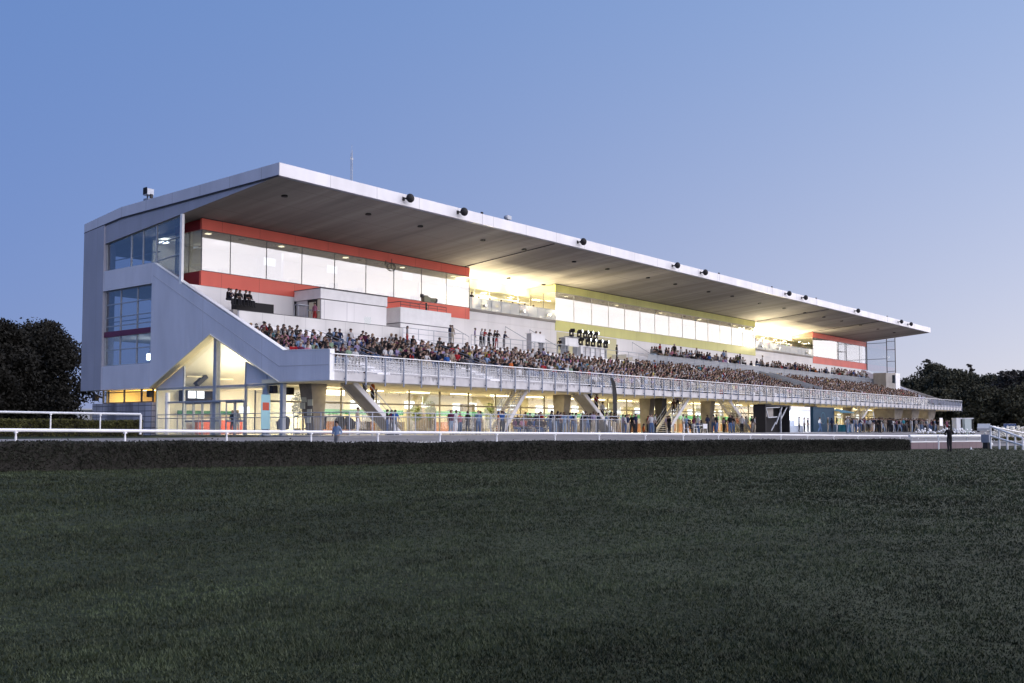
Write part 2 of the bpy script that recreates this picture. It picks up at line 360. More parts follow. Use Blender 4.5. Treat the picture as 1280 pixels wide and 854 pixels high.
def grass_mat():
    m = bpy.data.materials.new('turf'); m.use_nodes = True; t = m.node_tree; b = t.nodes['Principled BSDF']
    tc = t.nodes.new('ShaderNodeTexCoord')
    n1 = t.nodes.new('ShaderNodeTexNoise'); n1.inputs['Scale'].default_value = .22; n1.inputs['Detail'].default_value = 6
    n2 = t.nodes.new('ShaderNodeTexNoise'); n2.inputs['Scale'].default_value = 14; n2.inputs['Detail'].default_value = 6
    t.links.new(tc.outputs['Object'], n1.inputs[0]); t.links.new(tc.outputs['Object'], n2.inputs[0])
    r1 = t.nodes.new('ShaderNodeValToRGB'); r1.color_ramp.elements[0].position = .35; r1.color_ramp.elements[1].position = .72
    r1.color_ramp.elements[0].color = (.022,.028,.013,1); r1.color_ramp.elements[1].color = (.044,.053,.028,1); t.links.new(n1.outputs[0], r1.inputs[0])
    r2 = t.nodes.new('ShaderNodeValToRGB'); r2.color_ramp.elements[0].position = .3; r2.color_ramp.elements[1].position = .7
    r2.color_ramp.elements[0].color = (.45,.45,.45,1); r2.color_ramp.elements[1].color = (1.35,1.35,1.35,1); t.links.new(n2.outputs[0], r2.inputs[0])
    mx = t.nodes.new('ShaderNodeMixRGB'); mx.blend_type = 'MULTIPLY'; mx.inputs[0].default_value = 1; t.links.new(r1.outputs[0], mx.inputs[1]); t.links.new(r2.outputs[0], mx.inputs[2])
    t.links.new(mx.outputs[0], b.inputs['Base Color']); b.inputs['Roughness'].default_value = .8; b.inputs['Specular IOR Level'].default_value = .1
    bp = t.nodes.new('ShaderNodeBump'); bp.inputs['Strength'].default_value = .8; bp.inputs['Distance'].default_value = .05
    t.links.new(n2.outputs[0], bp.inputs['Height']); t.links.new(bp.outputs[0], b.inputs['Normal']); return m
M['turf'] = grass_mat()
M['blade'] = mat('grass_blade', (.040,.052,.024), .6, .2, nscale=2.2, namt=.45)
def patchy(m, sc, lo, hi, stretch=(1, 1, 1)):
    t = m.node_tree; b = t.nodes['Principled BSDF']; src = b.inputs['Base Color'].links[0].from_socket
    tc = t.nodes.new('ShaderNodeTexCoord'); mp = t.nodes.new('ShaderNodeMapping'); mp.inputs['Scale'].default_value = stretch; n = t.nodes.new('ShaderNodeTexNoise'); n.inputs['Scale'].default_value = sc; n.inputs['Detail'].default_value = 4
    r = t.nodes.new('ShaderNodeValToRGB'); r.color_ramp.elements[0].position = .36; r.color_ramp.elements[1].position = .66; r.color_ramp.elements[0].color = (*lo, 1); r.color_ramp.elements[1].color = (*hi, 1)
    t.links.new(tc.outputs['Object'], mp.inputs[0]); t.links.new(mp.outputs[0], n.inputs[0]); t.links.new(n.outputs[0], r.inputs[0])
    mx = t.nodes.new('ShaderNodeMixRGB'); mx.blend_type = 'MULTIPLY'; mx.inputs[0].default_value = 1; t.links.new(src, mx.inputs[1]); t.links.new(r.outputs[0], mx.inputs[2]); t.links.new(mx.outputs[0], b.inputs['Base Color'])
patchy(M['blade'], .16, (.62,.62,.60), (1.25,1.25,1.35)); patchy(M['blade'], .5, (.72,.70,.74), (1.18,1.2,1.2), (.5, 1.6, 1))
M['cinder'] = mat('grey_cinder', (.20,.19,.19), .9, nscale=1.5, namt=.2, bump=.2)
M['paving'] = mat('terrace_paving', (.30,.29,.29), .8, nscale=.6, namt=.15)
xs = np.concatenate([[-2500,-900,-300,-150], np.arange(-90, 160, 4.), [190,260,400,900,2500]])
ys = np.concatenate([[-2500,-900,-300,-150,-100], np.arange(-70, -2, 1.5), [-2,0,6,12,20,35,50,80,150,300,900,2500]])
tag(ground_grid('ground', xs, ys, M['turf']), 'dark mown grass field stretching from the camera to the hedge and beyond', 'ground', kind='structure')
# raked cinder strip between hedge and terrace
V = []; F = []
ux = np.arange(-70, 190, 3.); vs = np.array([0, .25, .5, .75, 1.])
for u in ux:
    y0 = HA[1] + (u - HA[0]) * HD[1] / HD[0] + 2.2
    for v in vs:
        y = y0 + (-3.3 - y0) * v; V.append((u, y, gz(u, y) + .05))
nv = len(vs)
for i in range(len(ux)-1):
    for j in range(nv-1): F.append((i*nv+j, (i+1)*nv+j, (i+1)*nv+j+1, i*nv+j+1))
tag(np_mesh('track', np.array(V), np.array(F), None, M['cinder'], smooth=True), 'grey cinder strip behind the long hedge', 'track', kind='structure')
TZ = 1.2
tag(MB().box(-1.6, 150, -3.3, 4.9, .3, TZ).build('terrace_paving', M['paving']), 'grey paved terrace under the stand', 'pavement', kind='structure')
# blades of grass near the camera
def blades():
    n = 330000
    d = 5.0 * (95/5.0) ** rng.random(n)                # density falls off with distance
    ang = YAW + (rng.random(n) - .5) * R_(112)
    x = CAM[0] + d*np.cos(ang); y = CAM[1] + d*np.sin(ang)
    ok = ((x - HA[0]) * HN[0] + (y - HA[1]) * HN[1]) < -.05
    x, y, d = x[ok], y[ok], d[ok]; n = len(x)
    cl = np.sin(x*1.7 + 2*np.sin(y*.9)) * np.sin(y*1.3 + np.sin(x*.7))          # tufts
    z = np.array([gz(a, b) for a, b in zip(x, y)])
    V = []; 
    for k in range(3):
        a = rng.random(n)*2*math.pi; h = (.014 + .020*rng.random(n) + .010*cl) * np.clip(d/14, 1, 2.0); wd = (.0035 + .003*rng.random(n)) * np.clip(d/10, 1, 4)
        ox = rng.normal(0, .025, n); oy = rng.normal(0, .025, n); lean = .6*h
        bx, by = x+ox, y+oy; la = rng.random(n)*2*math.pi
        p0 = np.stack([bx - np.cos(a)*wd, by - np.sin(a)*wd, z], 1); p1 = np.stack([bx + np.cos(a)*wd, by + np.sin(a)*wd, z], 1)
        p2 = np.stack([bx + np.cos(la)*lean, by + np.sin(la)*lean, z+h], 1)
        V.append(np.stack([p0, p1, p2], 1).reshape(-1, 3))
    V = np.concatenate(V); F = np.arange(len(V)).reshape(-1, 3)
    o = np_mesh('grass', V, F, None, M['blade'])
    tag(o, 'short dark grass blades in front of the camera', 'grass', kind='stuff')
blades()
# ------------------------------------------------------------------ the grandstand
LAMP = 3.4
def lamp(x, y, z, e, size=.35, col=(1,.86,.56), rot=None, shape_y=None):
    d = bpy.data.lights.new('lamp', 'AREA'); d.energy = e * LAMP; d.color = col; d.size = size
    if shape_y: d.shape = 'RECTANGLE'; d.size_y = shape_y
    o = bpy.data.objects.new('lamp', d); COL.objects.link(o); o.location = (x, y, z)
    o.rotation_euler = rot or (0, 0, 0); return o
L = 141.0
GS = empty('grandstand', 'long white racecourse grandstand with cantilevered roof and red and yellow bands', 'grandstand', (0, 0, 0))
def SZ(y): return 18.45 - .0875*(y - 5.3)          # soffit height
# roof slab and the soffit wedge under it
rp = [(5.3,18.45),(5.3,19.32),(25.3,19.13),(31.0,18.5),(31.0,17.75),(25.2,18.27)]
MB().prism_x([rp[0], rp[5], rp[4], rp[3], rp[2], rp[1]], 0, L, 0, mside=[0,0,0,1,1,2], mcap=0).build('roof', [M['edgeclad'], M['roofskin'], M['fascia']], GS)
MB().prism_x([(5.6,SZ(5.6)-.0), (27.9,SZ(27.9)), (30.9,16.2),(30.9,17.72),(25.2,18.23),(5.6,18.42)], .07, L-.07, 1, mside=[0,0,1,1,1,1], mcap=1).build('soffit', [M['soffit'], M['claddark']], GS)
s = MB()
for x in (31.07, 95.6, 116.0): s.bar((x, 5.7, SZ(5.7)-.03), (x, 16.6, SZ(16.6)-.03), .12, .06)
s.build_split('soffit_joint', M['trim'], GS)
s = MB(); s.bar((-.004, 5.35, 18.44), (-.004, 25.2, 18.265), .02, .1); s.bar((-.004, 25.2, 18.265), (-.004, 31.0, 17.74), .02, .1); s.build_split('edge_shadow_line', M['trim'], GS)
dot = None
for x, y in [(3.1,8.7),(11,8.6),(16.8,8.7),(24.6,8.7),(30.4,8.7),(38.7,9),(44.6,9),(39.1,17.7),(45.1,17.7),(52.4,8.9),(58.5,9),(66.6,9.1),(72.2,8.8),(80.8,9.2),(88,9),(95,9),(102,9),(109,9),(117,9),(125,9),(133,9)]:
    if dot is None:
        dot = MB().tube((0,0,.05), (0,0,-.09), .23, 12).build('downlight', M['black'], GS); o = dot
    else: o = dot.copy(); COL.objects.link(o)
    o.location = (x, y, SZ(y))
# end wall facing the camera (x = 0)
T = .38
def ew(name, poly, m, x0=0, x1=T): return MB().prism_x(poly, x0, x1).build(name, m, GS)
ew('end_wall', [(20.6,4.72),(12.84,8.29),(5.05,4.71),(.05,4.66),(.05,6.57),(4.63,6.72),(14.2,11.13),(20.33,14.14),(20.6,14.20)], M['clad'])
ew('wall_band', [(20.61,12.63),(20.61,14.2),(27.74,14.25),(27.74,12.63)], M['clad'])
ew('wall_base', [(20.61,4.72),(20.61,6.56),(27.74,6.58),(27.74,4.69)], M['clad'])
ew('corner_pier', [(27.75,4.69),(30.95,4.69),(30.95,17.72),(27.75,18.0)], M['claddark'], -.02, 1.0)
s = MB(); s.bar((-.004,20.4,13.22),(-.004,5.05,5.72),.02,.05); s.bar((-.004,5.05,5.72),(-.004,.1,5.62),.02,.05); s.build_split('wall_seam', M['seam'], GS)
s = MB(); s.bar((.19,20.33,14.17),(.19,4.63,6.75),.42,.05); s.bar((.19,4.63,6.75),(.19,.03,6.60),.42,.05); s.build_split('parapet_cap', M['whitepaint'], GS)
s = MB(); s.bar((.3,20.55,4.70),(.3,12.84,8.27),.75,.08); s.bar((.3,12.84,8.27),(.3,5.05,4.69),.75,.05); s.build_split('gable_soffit', M['cream'], GS)
MB().box(-.03, .17, 16.6, 16.86, 12.2, 17.42).build('corner_post', M['whitepaint'], GS)
def endwin(name, poly, mull, trans, recess=.26):
    f = MB()
    for y, z0, z1 in mull: f.box(recess-.06, recess+.06, y-.05, y+.05, z0, z1)
    for y0, y1, z0, z1 in trans: f.bar((recess, y0, z0), (recess, y1, z1), .1, .07)
    fr = f.build(name, M['galv'], GS)
    MB().prism_x(poly, recess-.01, recess+.01).build('pane', M['window'], fr)
    return fr
endwin('window', [(20.4,14.2),(16.75,12.4),(16.75,17.43),(27.7,16.48),(27.7,14.25)],
       [(20.4,14.2,17.1),(24.0,14.2,16.8),(27.65,14.2,16.5),(22.3,14.2,16.95)], [(16.8,27.7,17.40,16.47),(20.4,27.7,14.25,14.28),(16.85,20.4,15.9,15.6),(16.85,20.4,14.55,14.3),(20.4,16.8,14.17,12.42)])
endwin('window', [(20.62,6.58),(20.62,12.63),(27.72,12.63),(27.72,6.58)],
       [(20.68,6.6,12.6),(22.95,6.6,12.6),(25.4,6.6,12.6),(27.66,6.6,12.6)], [(20.62,27.7,6.62,6.62),(20.62,27.7,12.58,12.58),(20.62,27.7,10.45,10.45),(20.62,27.7,7.85,7.85),(20.62,27.7,11.5,11.5),(20.62,27.7,9.75,9.75)])
MB().box(.14, .34, 20.62, 27.72, 8.91, 9.34).build('spandrel_band', M['burg'], GS)
# room behind those windows: floors, a back wall and a far glazed side where the sky shows through
s = MB(); s.box(.5, 11.9, 20.7, 30.6, 8.95, 9.28); s.box(.5, 11.9, 20.7, 30.6, 12.75, 13.9); s.box(.5,11.9,20.7,30.6,6.2,6.5); s.build_split('floor_slab', M['ceiling'], GS)
s = MB(); s.box(4.2,5.6,27.6,27.8,6.5,8.95); s.box(4.4,5.4,25.6,25.8,9.3,12.74); s.box(12,12.2,20.5,30.6,1.2,17); s.build_split('inner_wall', M['claddark'], GS)
s = MB(); s.bar((.9,20.8,10.2),(.9,27.6,10.2),.06,.06); s.bar((.9,20.8,9.9),(.9,27.6,9.9),.04,.04); s.bar((.8,20.8,15.2),(.8,27.6,15.2),.06,.06); s.build_split('guard_rail', M['galv'], GS)
s = MB(); s.box(2.2,2.6,21.0,22.1,12.90,12.97); s.box(3,3.4,25.2,26.2,7.2,7.7); s.box(2,2.5,22.4,23.0,16.3,16.36); s.build_split('ceiling_lamp', M['coollamp'], GS)
# rear and far walls
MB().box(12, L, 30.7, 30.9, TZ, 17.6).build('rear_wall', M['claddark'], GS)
MB().prism_x([(30.9,1.2),(20.6,1.2),(20.6,4.72),(12.84,8.29),(5.05,4.71),(.05,4.66),(.05,5.9),(5.4,6.75),(16.3,12.08),(16.75,12.3),(16.75,17.43),(30.9,16.2)][::-1], L-1.9, L-1.55).build('far_end_wall', M['clad'], GS)
# upper box: bands, coated glass, mullions
YB = 16.69
def facade(x0, x1, stripe, side_mat, yret, pts):
    MB().box(x0, x1, YB, YB+.25, 16.55, 17.38).build('upper_band', stripe, GS)
    MB().box(x0, x1, YB, YB+.25, 12.33, 13.43).build('lower_band', stripe, GS)
    MB().box(x0+.05, x1-.05, YB+.05, YB+.2, 17.381, 17.52).build('shadow_gap', M['trim'], GS)
    g = MB().box(x0, x1, YB+.02, YB+.05, 13.44, 16.54).build('glass_front', M['mirror'], GS)
    s = MB()
    for x in pts: s.box(x-.02, x+.02, YB-.01, YB+.016, 13.43, 16.55)
    s.box(x0, x1, YB-.012, YB+.016, 13.43, 13.475); s.box(x0, x1, YB-.012, YB+.016, 16.505, 16.55)
    s.build('mullions', M['lightmullion'] if stripe is M['yellow'] else M['mullion'], g)
    # return wall on the near end
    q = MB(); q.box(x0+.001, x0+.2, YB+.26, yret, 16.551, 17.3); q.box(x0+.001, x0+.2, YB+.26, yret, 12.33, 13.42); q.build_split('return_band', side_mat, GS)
    g2 = MB().box(x0+.05, x0+.08, YB+.06, yret, 13.44, 16.54).build('glass_return', M['window'] if side_mat is M['redside'] else M['clear'], GS)
    q = MB()
    for y in np.arange(YB+1.7, yret, 1.75): q.box(x0+.02, x0+.045, y-.03, y+.03, 13.44, 16.54)
    q.build_split('mullion', M['mullion'], g2)
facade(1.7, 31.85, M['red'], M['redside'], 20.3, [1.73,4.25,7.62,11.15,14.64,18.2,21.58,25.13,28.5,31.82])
facade(45.93, 95.15, M['yellow'], M['yellow'], 20.2, [45.96]+[49.4+3.47*k for k in range(14)])
facade(116.44, 141.0, M['red'], M['red'], 20.2, [116.47,127,130.5,137.5,140.9])
MB().box(126.9, 130.6, YB-.03, YB-.012, 14.9, 14.98).build('glazing_bar', M['mullion'], GS)
p_ = at(490, 334, Y=16.6); s = MB()  # dark ring and upright bars just in front of the glass
for k in range(20):
    t0, t1 = 2*math.pi*k/20, 2*math.pi*(k+1)/20; s.tube((p_[0]+.5*math.cos(t0), 16.64, p_[2]+.34*math.sin(t0)), (p_[0]+.5*math.cos(t1), 16.64, p_[2]+.34*math.sin(t1)), .035, 6)
s.box(p_[0]-.02, p_[0]+.02, 16.62, 16.66, p_[2]-.1, p_[2]+.75); s.build('dark_ring', M['mullion'], GS)
MB().box(p_[0]-.78, p_[0]-.68, 16.62, 16.66, p_[2]+.05, p_[2]+.5).build('dark_bar', M['mullion'], GS)
# rooms behind the coated glass: floor, ceiling, back wall, lit fittings
s = MB()
for x0, x1 in ((1.95,31.8),(46.2,95.1),(116.7,140.9)): s.box(x0, x1, YB+.3, 24, 13.2, 13.4); s.box(x0, x1, YB+.3, 24, 16.62, 16.8); s.box(x0, x1, 23.8, 24, 13.4, 16.62)
s.build_split('suite_shell', M['cream'], GS)
s = MB(); e = MB(); tv = MB()
for k in range(24):
    x = 3 + k*1.2 if k < 23 else 30
    s.box(x, x+.55, 18.0+(k*37 % 20)/10, 18.6+(k*37 % 20)/10, 13.4, 13.95+(k % 3)*.2)
for x in np.arange(3.0, 31, 6.94): e.box(x, x+.35, 17.9, 18.25, 16.56, 16.61); 
for x in np.arange(50, 94, 10.4): e.box(x, x+.35, 18.2, 18.5, 16.56, 16.61)
for x, z in ((8.6,14.9),(15.2,15.1),(24.4,15.6),(29.2,15.2)): tv.box(x, x+1.1, 18.3, 18.36, z, z+.62)
s.build_split('suite_furniture', M['concrete'], GS); e.build_split('suite_lamp', M['warmlamp'], GS); tv.build_split('wall_screen', M['screen'], GS)
for x in (6, 13, 20, 27): lamp(x, 20, 16.5, 34, 2., (1,.95,.95))
for x in (52, 62, 72, 82, 91): lamp(x, 20, 16.5, 60, 2., (1,.95,.92))
# loggias: open terraces between the boxes
def loggia(x0, x1):
    MB().box(x0+.02, x1-.02, YB-.06, 20.2, 13.16, 13.42).build('loggia_floor', M['concrete'], GS)
    fr = MB().box(x0+.02, x1-.02, YB, YB+.03, 13.43, 14.5).build('loggia_balustrade', M['frost'], GS)
    MB().box(x0+.02, x1-.02, YB+.05, YB+.25, 12.33, 13.159).build('loggia_apron_wall', M['white'], GS)
    s = MB()
    for x in np.arange(x0+.3, x1, 1.5): s.box(x-.02, x+.02, YB-.03, YB-.005, 13.43, 14.5)
    s.box(x0, x1, YB-.04, YB+.06, 14.5, 14.55); s.build('balustrade_frame', M['galv'], fr)
    MB().box(x0, x1, 20.25, 20.45, 16.2, SZ(20.3)-.02).build('loggia_head', M['cream'], GS)
    g = MB().box(x0, x1, 20.3, 20.33, 13.42, 16.19).build('loggia_glazing', M['clear'], GS)
    s = MB()
    for x in np.arange(x0, x1, 2.4): s.box(x-.04, x+.04, 20.24, 20.29, 13.42, 16.2)
    s.box(x0, x1, 20.24, 20.29, 15.5, 15.6); s.build('mullions', M['galv'], g)
    MB().box(x0, x1, 23.6, 23.8, 13.42, 16.8).build('loggia_back_wall', M['cream'], GS)
    MB().box(x0+.1, x1-.1, 20.5, 23.6, 16.62, 16.8).build('loggia_ceiling', M['ceiling'], GS)
loggia(31.85, 45.93); loggia(95.15, 116.44)
wl = MB()
for x in (34.5, 39.0, 43.5): 
    wl.box(x-.3, x+.3, 19.75, 20.05, 16.10, 16.2); lamp(x, 19.85, 16.23, 170, .5, (1,.87,.55), (math.pi,0,0)); lamp(x, 19.6, 16.05, 60, .5, (1,.86,.6))
for x in (98, 102.5, 107, 111.5, 115): 
    wl.box(x-.3, x+.3, 19.75, 20.05, 16.10, 16.2); lamp(x, 19.85, 16.23, 190, .5, (1,.88,.58), (math.pi,0,0)); lamp(x, 19.6, 16.05, 70, .5, (1,.86,.6))
fl = MB()  # boxes and lights added behind the balustrades to spread warmth over the soffit
for x in (33.5, 37.3, 41, 44.6, 97, 101.5, 106, 110.5, 115):
    fl.box(x-.25, x+.25, 17.5, 17.8, 13.43, 13.62); lamp(x, 17.65, 13.68, 130, .4, (1,.87,.55), (math.pi-.35,0,0))
def flood(x, dx, e):  # added spotlight and box outside the balustrade, washing the soffit lengthwise
    q = bpy.data.lights.new('added_soffit_flood', 'SPOT'); q.energy = e*LAMP; q.color = (1,.86,.56); q.spot_size = R_(110); q.spot_blend = 1; q.shadow_soft_size = .25
    o = bpy.data.objects.new('added_soffit_flood', q); COL.objects.link(o); o.location = (x, 16.3, 13.9); o.rotation_euler = (-Vector((dx, -.45, .42))).to_track_quat('Z', 'Y').to_euler()
    fl.box(x-.2, x+.2, 16.35, 16.62, 13.7, 13.95)
flood(44.5, 1, 900); flood(40, 1, 700); flood(34, -1, 450); flood(97, -1, 1200); flood(103, -1, 800); flood(114, 1, 700)
fl.build_split('added_uplight_box', M['whitepaint'], GS)
for x in (49, 57, 65, 73, 81, 90): lamp(x, 17.6, 13.7, 30, .8, (1,.85,.65), (math.pi-.6,0,0))  # lights added inside the yellow suites to warm the soffit through the glass
wl.build_split('wall_uplighter', M['whitepaint'], GS)
for x in (35.5, 42): lamp(x, 22, 16.5, 120, 2., (1,.86,.6))
for x in (99, 106, 113): lamp(x, 22, 16.5, 140, 2., (1,.88,.65))
# wall under the boxes and the intermediate platform
MB().box(.4, L-2, YB+.06, YB+.26, 9.2, 12.32).build('white_wall', M['white'], GS)
MB().box(46.2, 58, YB+.02, YB+.058, 9.3, 12.2).build('pale_panel', M['paleyellow'], GS)
MB().box(.4, L-2, 12.32, YB+.05, 8.9, 9.2).build('platform', M['tier'], GS)
MB().box(.4, L-2, 12.30, 12.45, 8.0, 9.199).build('platform_riser', M['white'], GS)
MB().box(1.97, 18.3, 12.28, 12.46, 9.2, 10.13).build('platform_parapet', panel_mat('parapet_panel', (.72,.71,.70), 0, 2., .03, (.5,.49,.49)), GS)
MB().box(1.95, 18.32, 12.26, 12.48, 10.131, 10.17).build_split('parapet_cap', M['mullion'], GS)
MB().box(2.2, 10.1, 13.3, YB+.04, 9.201, 10.3).build('raised_stand', M['concrete'], GS)
# upper seats on the far half
s = MB()
for i, y in enumerate((13.0, 13.85, 14.7)): s.box(57, 134, y, YB, 9.2 + .35*i + (.001 if i == 0 else 0), 9.2 + .35*(i+1))
s.build('upper_tier', M['tier'], GS)
# lower tier
ROWY = [2.6 + .8*i for i in range(12)]; ROWZ = [5.19 + .262*i for i in range(12)]
poly = [(0.31, 5.19), (ROWY[1], 5.19)]
for i in range(1, 12): poly += [(ROWY[i], ROWZ[i]), (ROWY[i]+.8 if i < 11 else 12.3, ROWZ[i])]
poly += [(12.3, 7.7), (5.0, 4.9), (.31, 4.9)]
MB().prism_x(poly, T+.01, L-1.9).build('lower_tier', M['tier'], GS)
AISLES = [8.2, 20.5, 36, 52, 68, 88, 104, 120]
def near_aisle(x): return min(abs(x-a) for a in AISLES) < .75
for i in range(12):
    ed = [.6] + [v for a in AISLES for v in (a-.7, a+.7)] + [L-2.2]
    s = MB()
    for k in range(0, len(ed), 2): s.box(ed[k], ed[k+1], ROWY[i]+.32, ROWY[i]+.68, ROWZ[i]+.36, ROWZ[i]+.41)
    s.build('bench', M['seat'], GS)
for a in AISLES:
    s = MB()
    for i in range(12): s.box(a-.6, a+.6, ROWY[i]+.4, ROWY[i]+.8, ROWZ[i], ROWZ[i]+.13)
    s.build('aisle_steps', M['white'], GS)
for i, a in enumerate(AISLES[:3]):
    s = MB()
    for dx in (-.62, .62): s.tube((a+dx, 2.6, 6.2), (a+dx, 11.8, 9.15), .025); s.tube((a+dx, 2.6, 5.8), (a+dx, 11.8, 8.75), .018)
    for y in np.arange(2.7, 12, 2.2): 
        for dx in (-.62, .62): s.tube((a+dx, y, 5.19+.3275*(y-2.6)-.2), (a+dx, y, 6.2+.3207*(y-2.6)), .02)
    s.build('aisle_handrail', M['bluesteel'], GS)
# balcony front
MB().box(.02, 139.3, 0, .3, 4.66, 5.19).build('balcony_front', M['slab'], GS)
MB().box(.02, 139.3, .31, 6.9, 4.62, 4.889).build('balcony_underside', M['cream'], GS)
BR = MB()
BR.box(.03, 139.4, -.09, -.03, 6.30, 6.36)
BR.box(.2, 139.3, -.07, -.04, 5.30, 5.34)
br = BR.build('balcony_railing', M['whitepaint'], GS)
s = MB()
for x in np.arange(.3, 139.2, .28): s.box(x-.008, x+.008, -.062, -.048, 5.34, 6.30)
s.build('balusters', M['galv'], br)
MB().box(.5, 139.1, .02, .03, 5.32, 6.2).build('railing_mesh_panel', glass_mat('railing_glass', (.90,.91,.93), .02, body=(.6,.61,.64), bodyfac=.07), br)
post = None
for k in range(82):
    x = 1.22 + 1.7*k
    if post is None:
        post = MB().box(-.045, .045, -.16, -.10, 4.42, 6.30).box(-.03, .03, -.10, -.005, 4.75, 4.85).build('post', M['bluesteel'], br); o = post
    else: o = post.copy(); COL.objects.link(o)
    o.location.x = x
MB().box(-.02, .36, -.03, .04, 4.66, 6.6).build('end_post', M['whitepaint'], GS)
# platform railings above the lower tier
def plain_rail(x0, x1, y, z, name, step=1.9, bars=False, h=1.0):
    s = MB(); s.tube((x0,y,z+h), (x1,y,z+h), .03); s.tube((x0,y,z+h*.55), (x1,y,z+h*.55), .018); s.tube((x0,y,z+.12), (x1,y,z+.12), .018)
    for x in np.arange(x0, x1+.01, step): s.tube((x,y,z), (x,y,z+h), .03)
    r = s.build(name, M['galv'], GS)
    if bars:
        q = MB()
        for x in np.arange(x0, x1, .16): q.box(x-.01, x+.01, y-.01, y+.01, z+.1, z+h)
        q.build('balusters', M['galv'], r)
        MB().box(x0, x1, y+.03, y+.04, z+.1, z+h-.05).build('glass_panel', M['frost'], r)
plain_rail(18.5, 26.5, 12.38, 9.2, 'platform_railing')
plain_rail(27.2, 42.5, 12.36, 9.2, 'platform_railing')
plain_rail(45, 57, 12.36, 9.2, 'platform_railing', 2.2)
plain_rail(58, 134, 12.36, 9.2, 'upper_tier_railing', 2.2, True)
s = MB()
for x0 in (26.9, 37, 41, 61, 84, 112): s.tube((x0, 16.4, 12.0), (x0+3.2, 15.2, 10.4), .03); s.tube((x0, 16.4, 11.0), (x0, 16.4, 12.0), .02); s.tube((x0+3.2, 15.2, 9.2), (x0+3.2, 15.2, 10.4), .02)
s.build_split('stair_handrail', M['galv'], GS)
# passage cut into the lower tier on the far half
s = MB(); s.bar((85.0, 11.5, 9.05),(85.0, 4.0, 6.65), .1, .9); s.bar((88.2, 11.5, 9.05),(88.2, 4.0, 6.65), .1, .9); s.build_split('passage_wall', M['galv'], GS)
# far-end glazed wind screen and parapet
s = MB()
for y, z0 in ((11.5, 9.6), (13.0, 10.4), (16.6, 12.2)): s.box(L-.06, L+.06, y-.06, y+.06, z0, SZ(y))
for z in (11.9, 13.7, 15.8, 17.3): s.box(L-.04, L+.04, 11.5, 13.0, z-.04, z+.04)
for z in (14.2, 17.1): s.box(L-.04, L+.04, 13, 16.6, z-.04, z+.04)
ws = s.build('wind_screen', M['mullion'], GS)
MB().prism_x([(11.5,10),(16.6,12.3),(16.6,17.4),(11.5,17.8)][::-1], L-.01, L+.01).build('pane', glass_mat('screen_glass', (.88,.90,.93), .03), ws)
s = MB(); s.prism_x([(2.2,5.2),(1.6,6.0),(10.5,9.2),(10.5,7.6)], 139.4, 139.8); s.build('far_parapet', M['concrete'], GS)
# ground floor
MB().box(.5, L-2, 4.9, 30.6, 1.0, TZ+.004).build('hall_floor', M['interiorfloor'], GS)
MB().box(10.2, L-2, 6.95, 20.4, 4.62, 4.86).build('hall_ceiling', M['ceiling'], GS)
MB().box(9.5, L-2, 15.0, 15.2, TZ, 4.62).build('hall_back_wall', M['cream'], GS)
s = MB(); s.box(.6, 9.4, 20.45, 20.6, TZ, 8.3); s.prism_x([(6.9,4.64),(20.4,4.64),(20.4,8.0),(11.5,7.5),(6.9,5.3)], 9.5, 9.7); s.box(9.5,9.7,15.2,20.4,TZ,4.6); s.build_split('lobby_wall', M['ceiling'], GS)
s = MB(); s.prism_x([(5.2,4.70),(12.9,8.28),(20.4,4.9),(20.4,5.1),(12.9,8.5),(5.2,4.95)], .75, 9.4); s.build('lobby_ceiling', M['ceiling'], GS)
s = MB(); s.box(3, 5.5, 9.5, 19.5, 4.55, 4.75); s.box(2,9.3,9.2,9.5,4.1,4.6); s.build_split('lobby_beam', M['ceiling'], GS)
# glazing of the front: mullions every 3.4 m, a transom, doors
def door_leaf(f, x, w=.95, y=6.93):
    f.box(x, x+.08, y, y+.07, TZ, 3.4); f.box(x+w-.08, x+w, y, y+.07, TZ, 3.4); f.box(x+.08, x+w-.08, y, y+.07, 3.3, 3.4); f.box(x+.08, x+w-.08, y, y+.07, 2.15, 2.25); f.box(x+.08, x+w-.08, y, y+.07, TZ, TZ+.12)
fr = MB()
for x in np.arange(3.6, 138, 3.45): fr.box(x-.05, x+.05, 6.96, 7.06, TZ, 4.6)
fr.box(.5, 138.8, 6.97, 7.05, 3.42, 3.54)
gf = fr.build('ground_floor_glazing', mat('bronze_frame', (.30,.27,.21), .5), GS)
MB().box(.5, 138.8, 7.0, 7.02, TZ, 4.6).build('pane', M['clear'], gf)
for i, x0 in enumerate((24.2, 38.5, 52.0, 63.0, 84.0, 100.0)):
    d = MB(); 
    for k in range(3): door_leaf(d, x0 + k*1.0)
    d.build('door', M['whitepaint'], GS)
# end glazing (x = .5) with the gable, mullions, awning and doors
s = MB()
s.prism_x([(12.66,TZ),(12.66,8.2),(12.98,8.2),(13.05,TZ)], .38, .75)
for y, z0, z1 in ((16.8,TZ,6.2),(9.28,TZ,6.2),(20.4,TZ,4.7),(6.9,TZ,5.3)): s.box(.44, .58, y-.07, y+.07, z0, z1)
s.box(.42, .6, 5.1, 20.4, 4.52, 4.66); s.box(.2, .6, 9.3, 18.8, 3.5, 3.62)
eg = s.build('end_glazing', M['galv'], GS)
MB().prism_x([(20.4,TZ),(20.4,4.7),(12.84,8.2),(5.1,4.7),(5.1,TZ)][::-1], .50, .515).build('pane', M['clear'], eg)
s = MB(); s.prism_x([(20.35,4.68),(16.85,4.68),(16.85,6.25)], .46, .49); s.prism_x([(9.2,4.68),(9.2,6.2),(5.2,4.68)], .46, .49); s.build_split('grey_infill', M['clad'], eg)
d = MB()
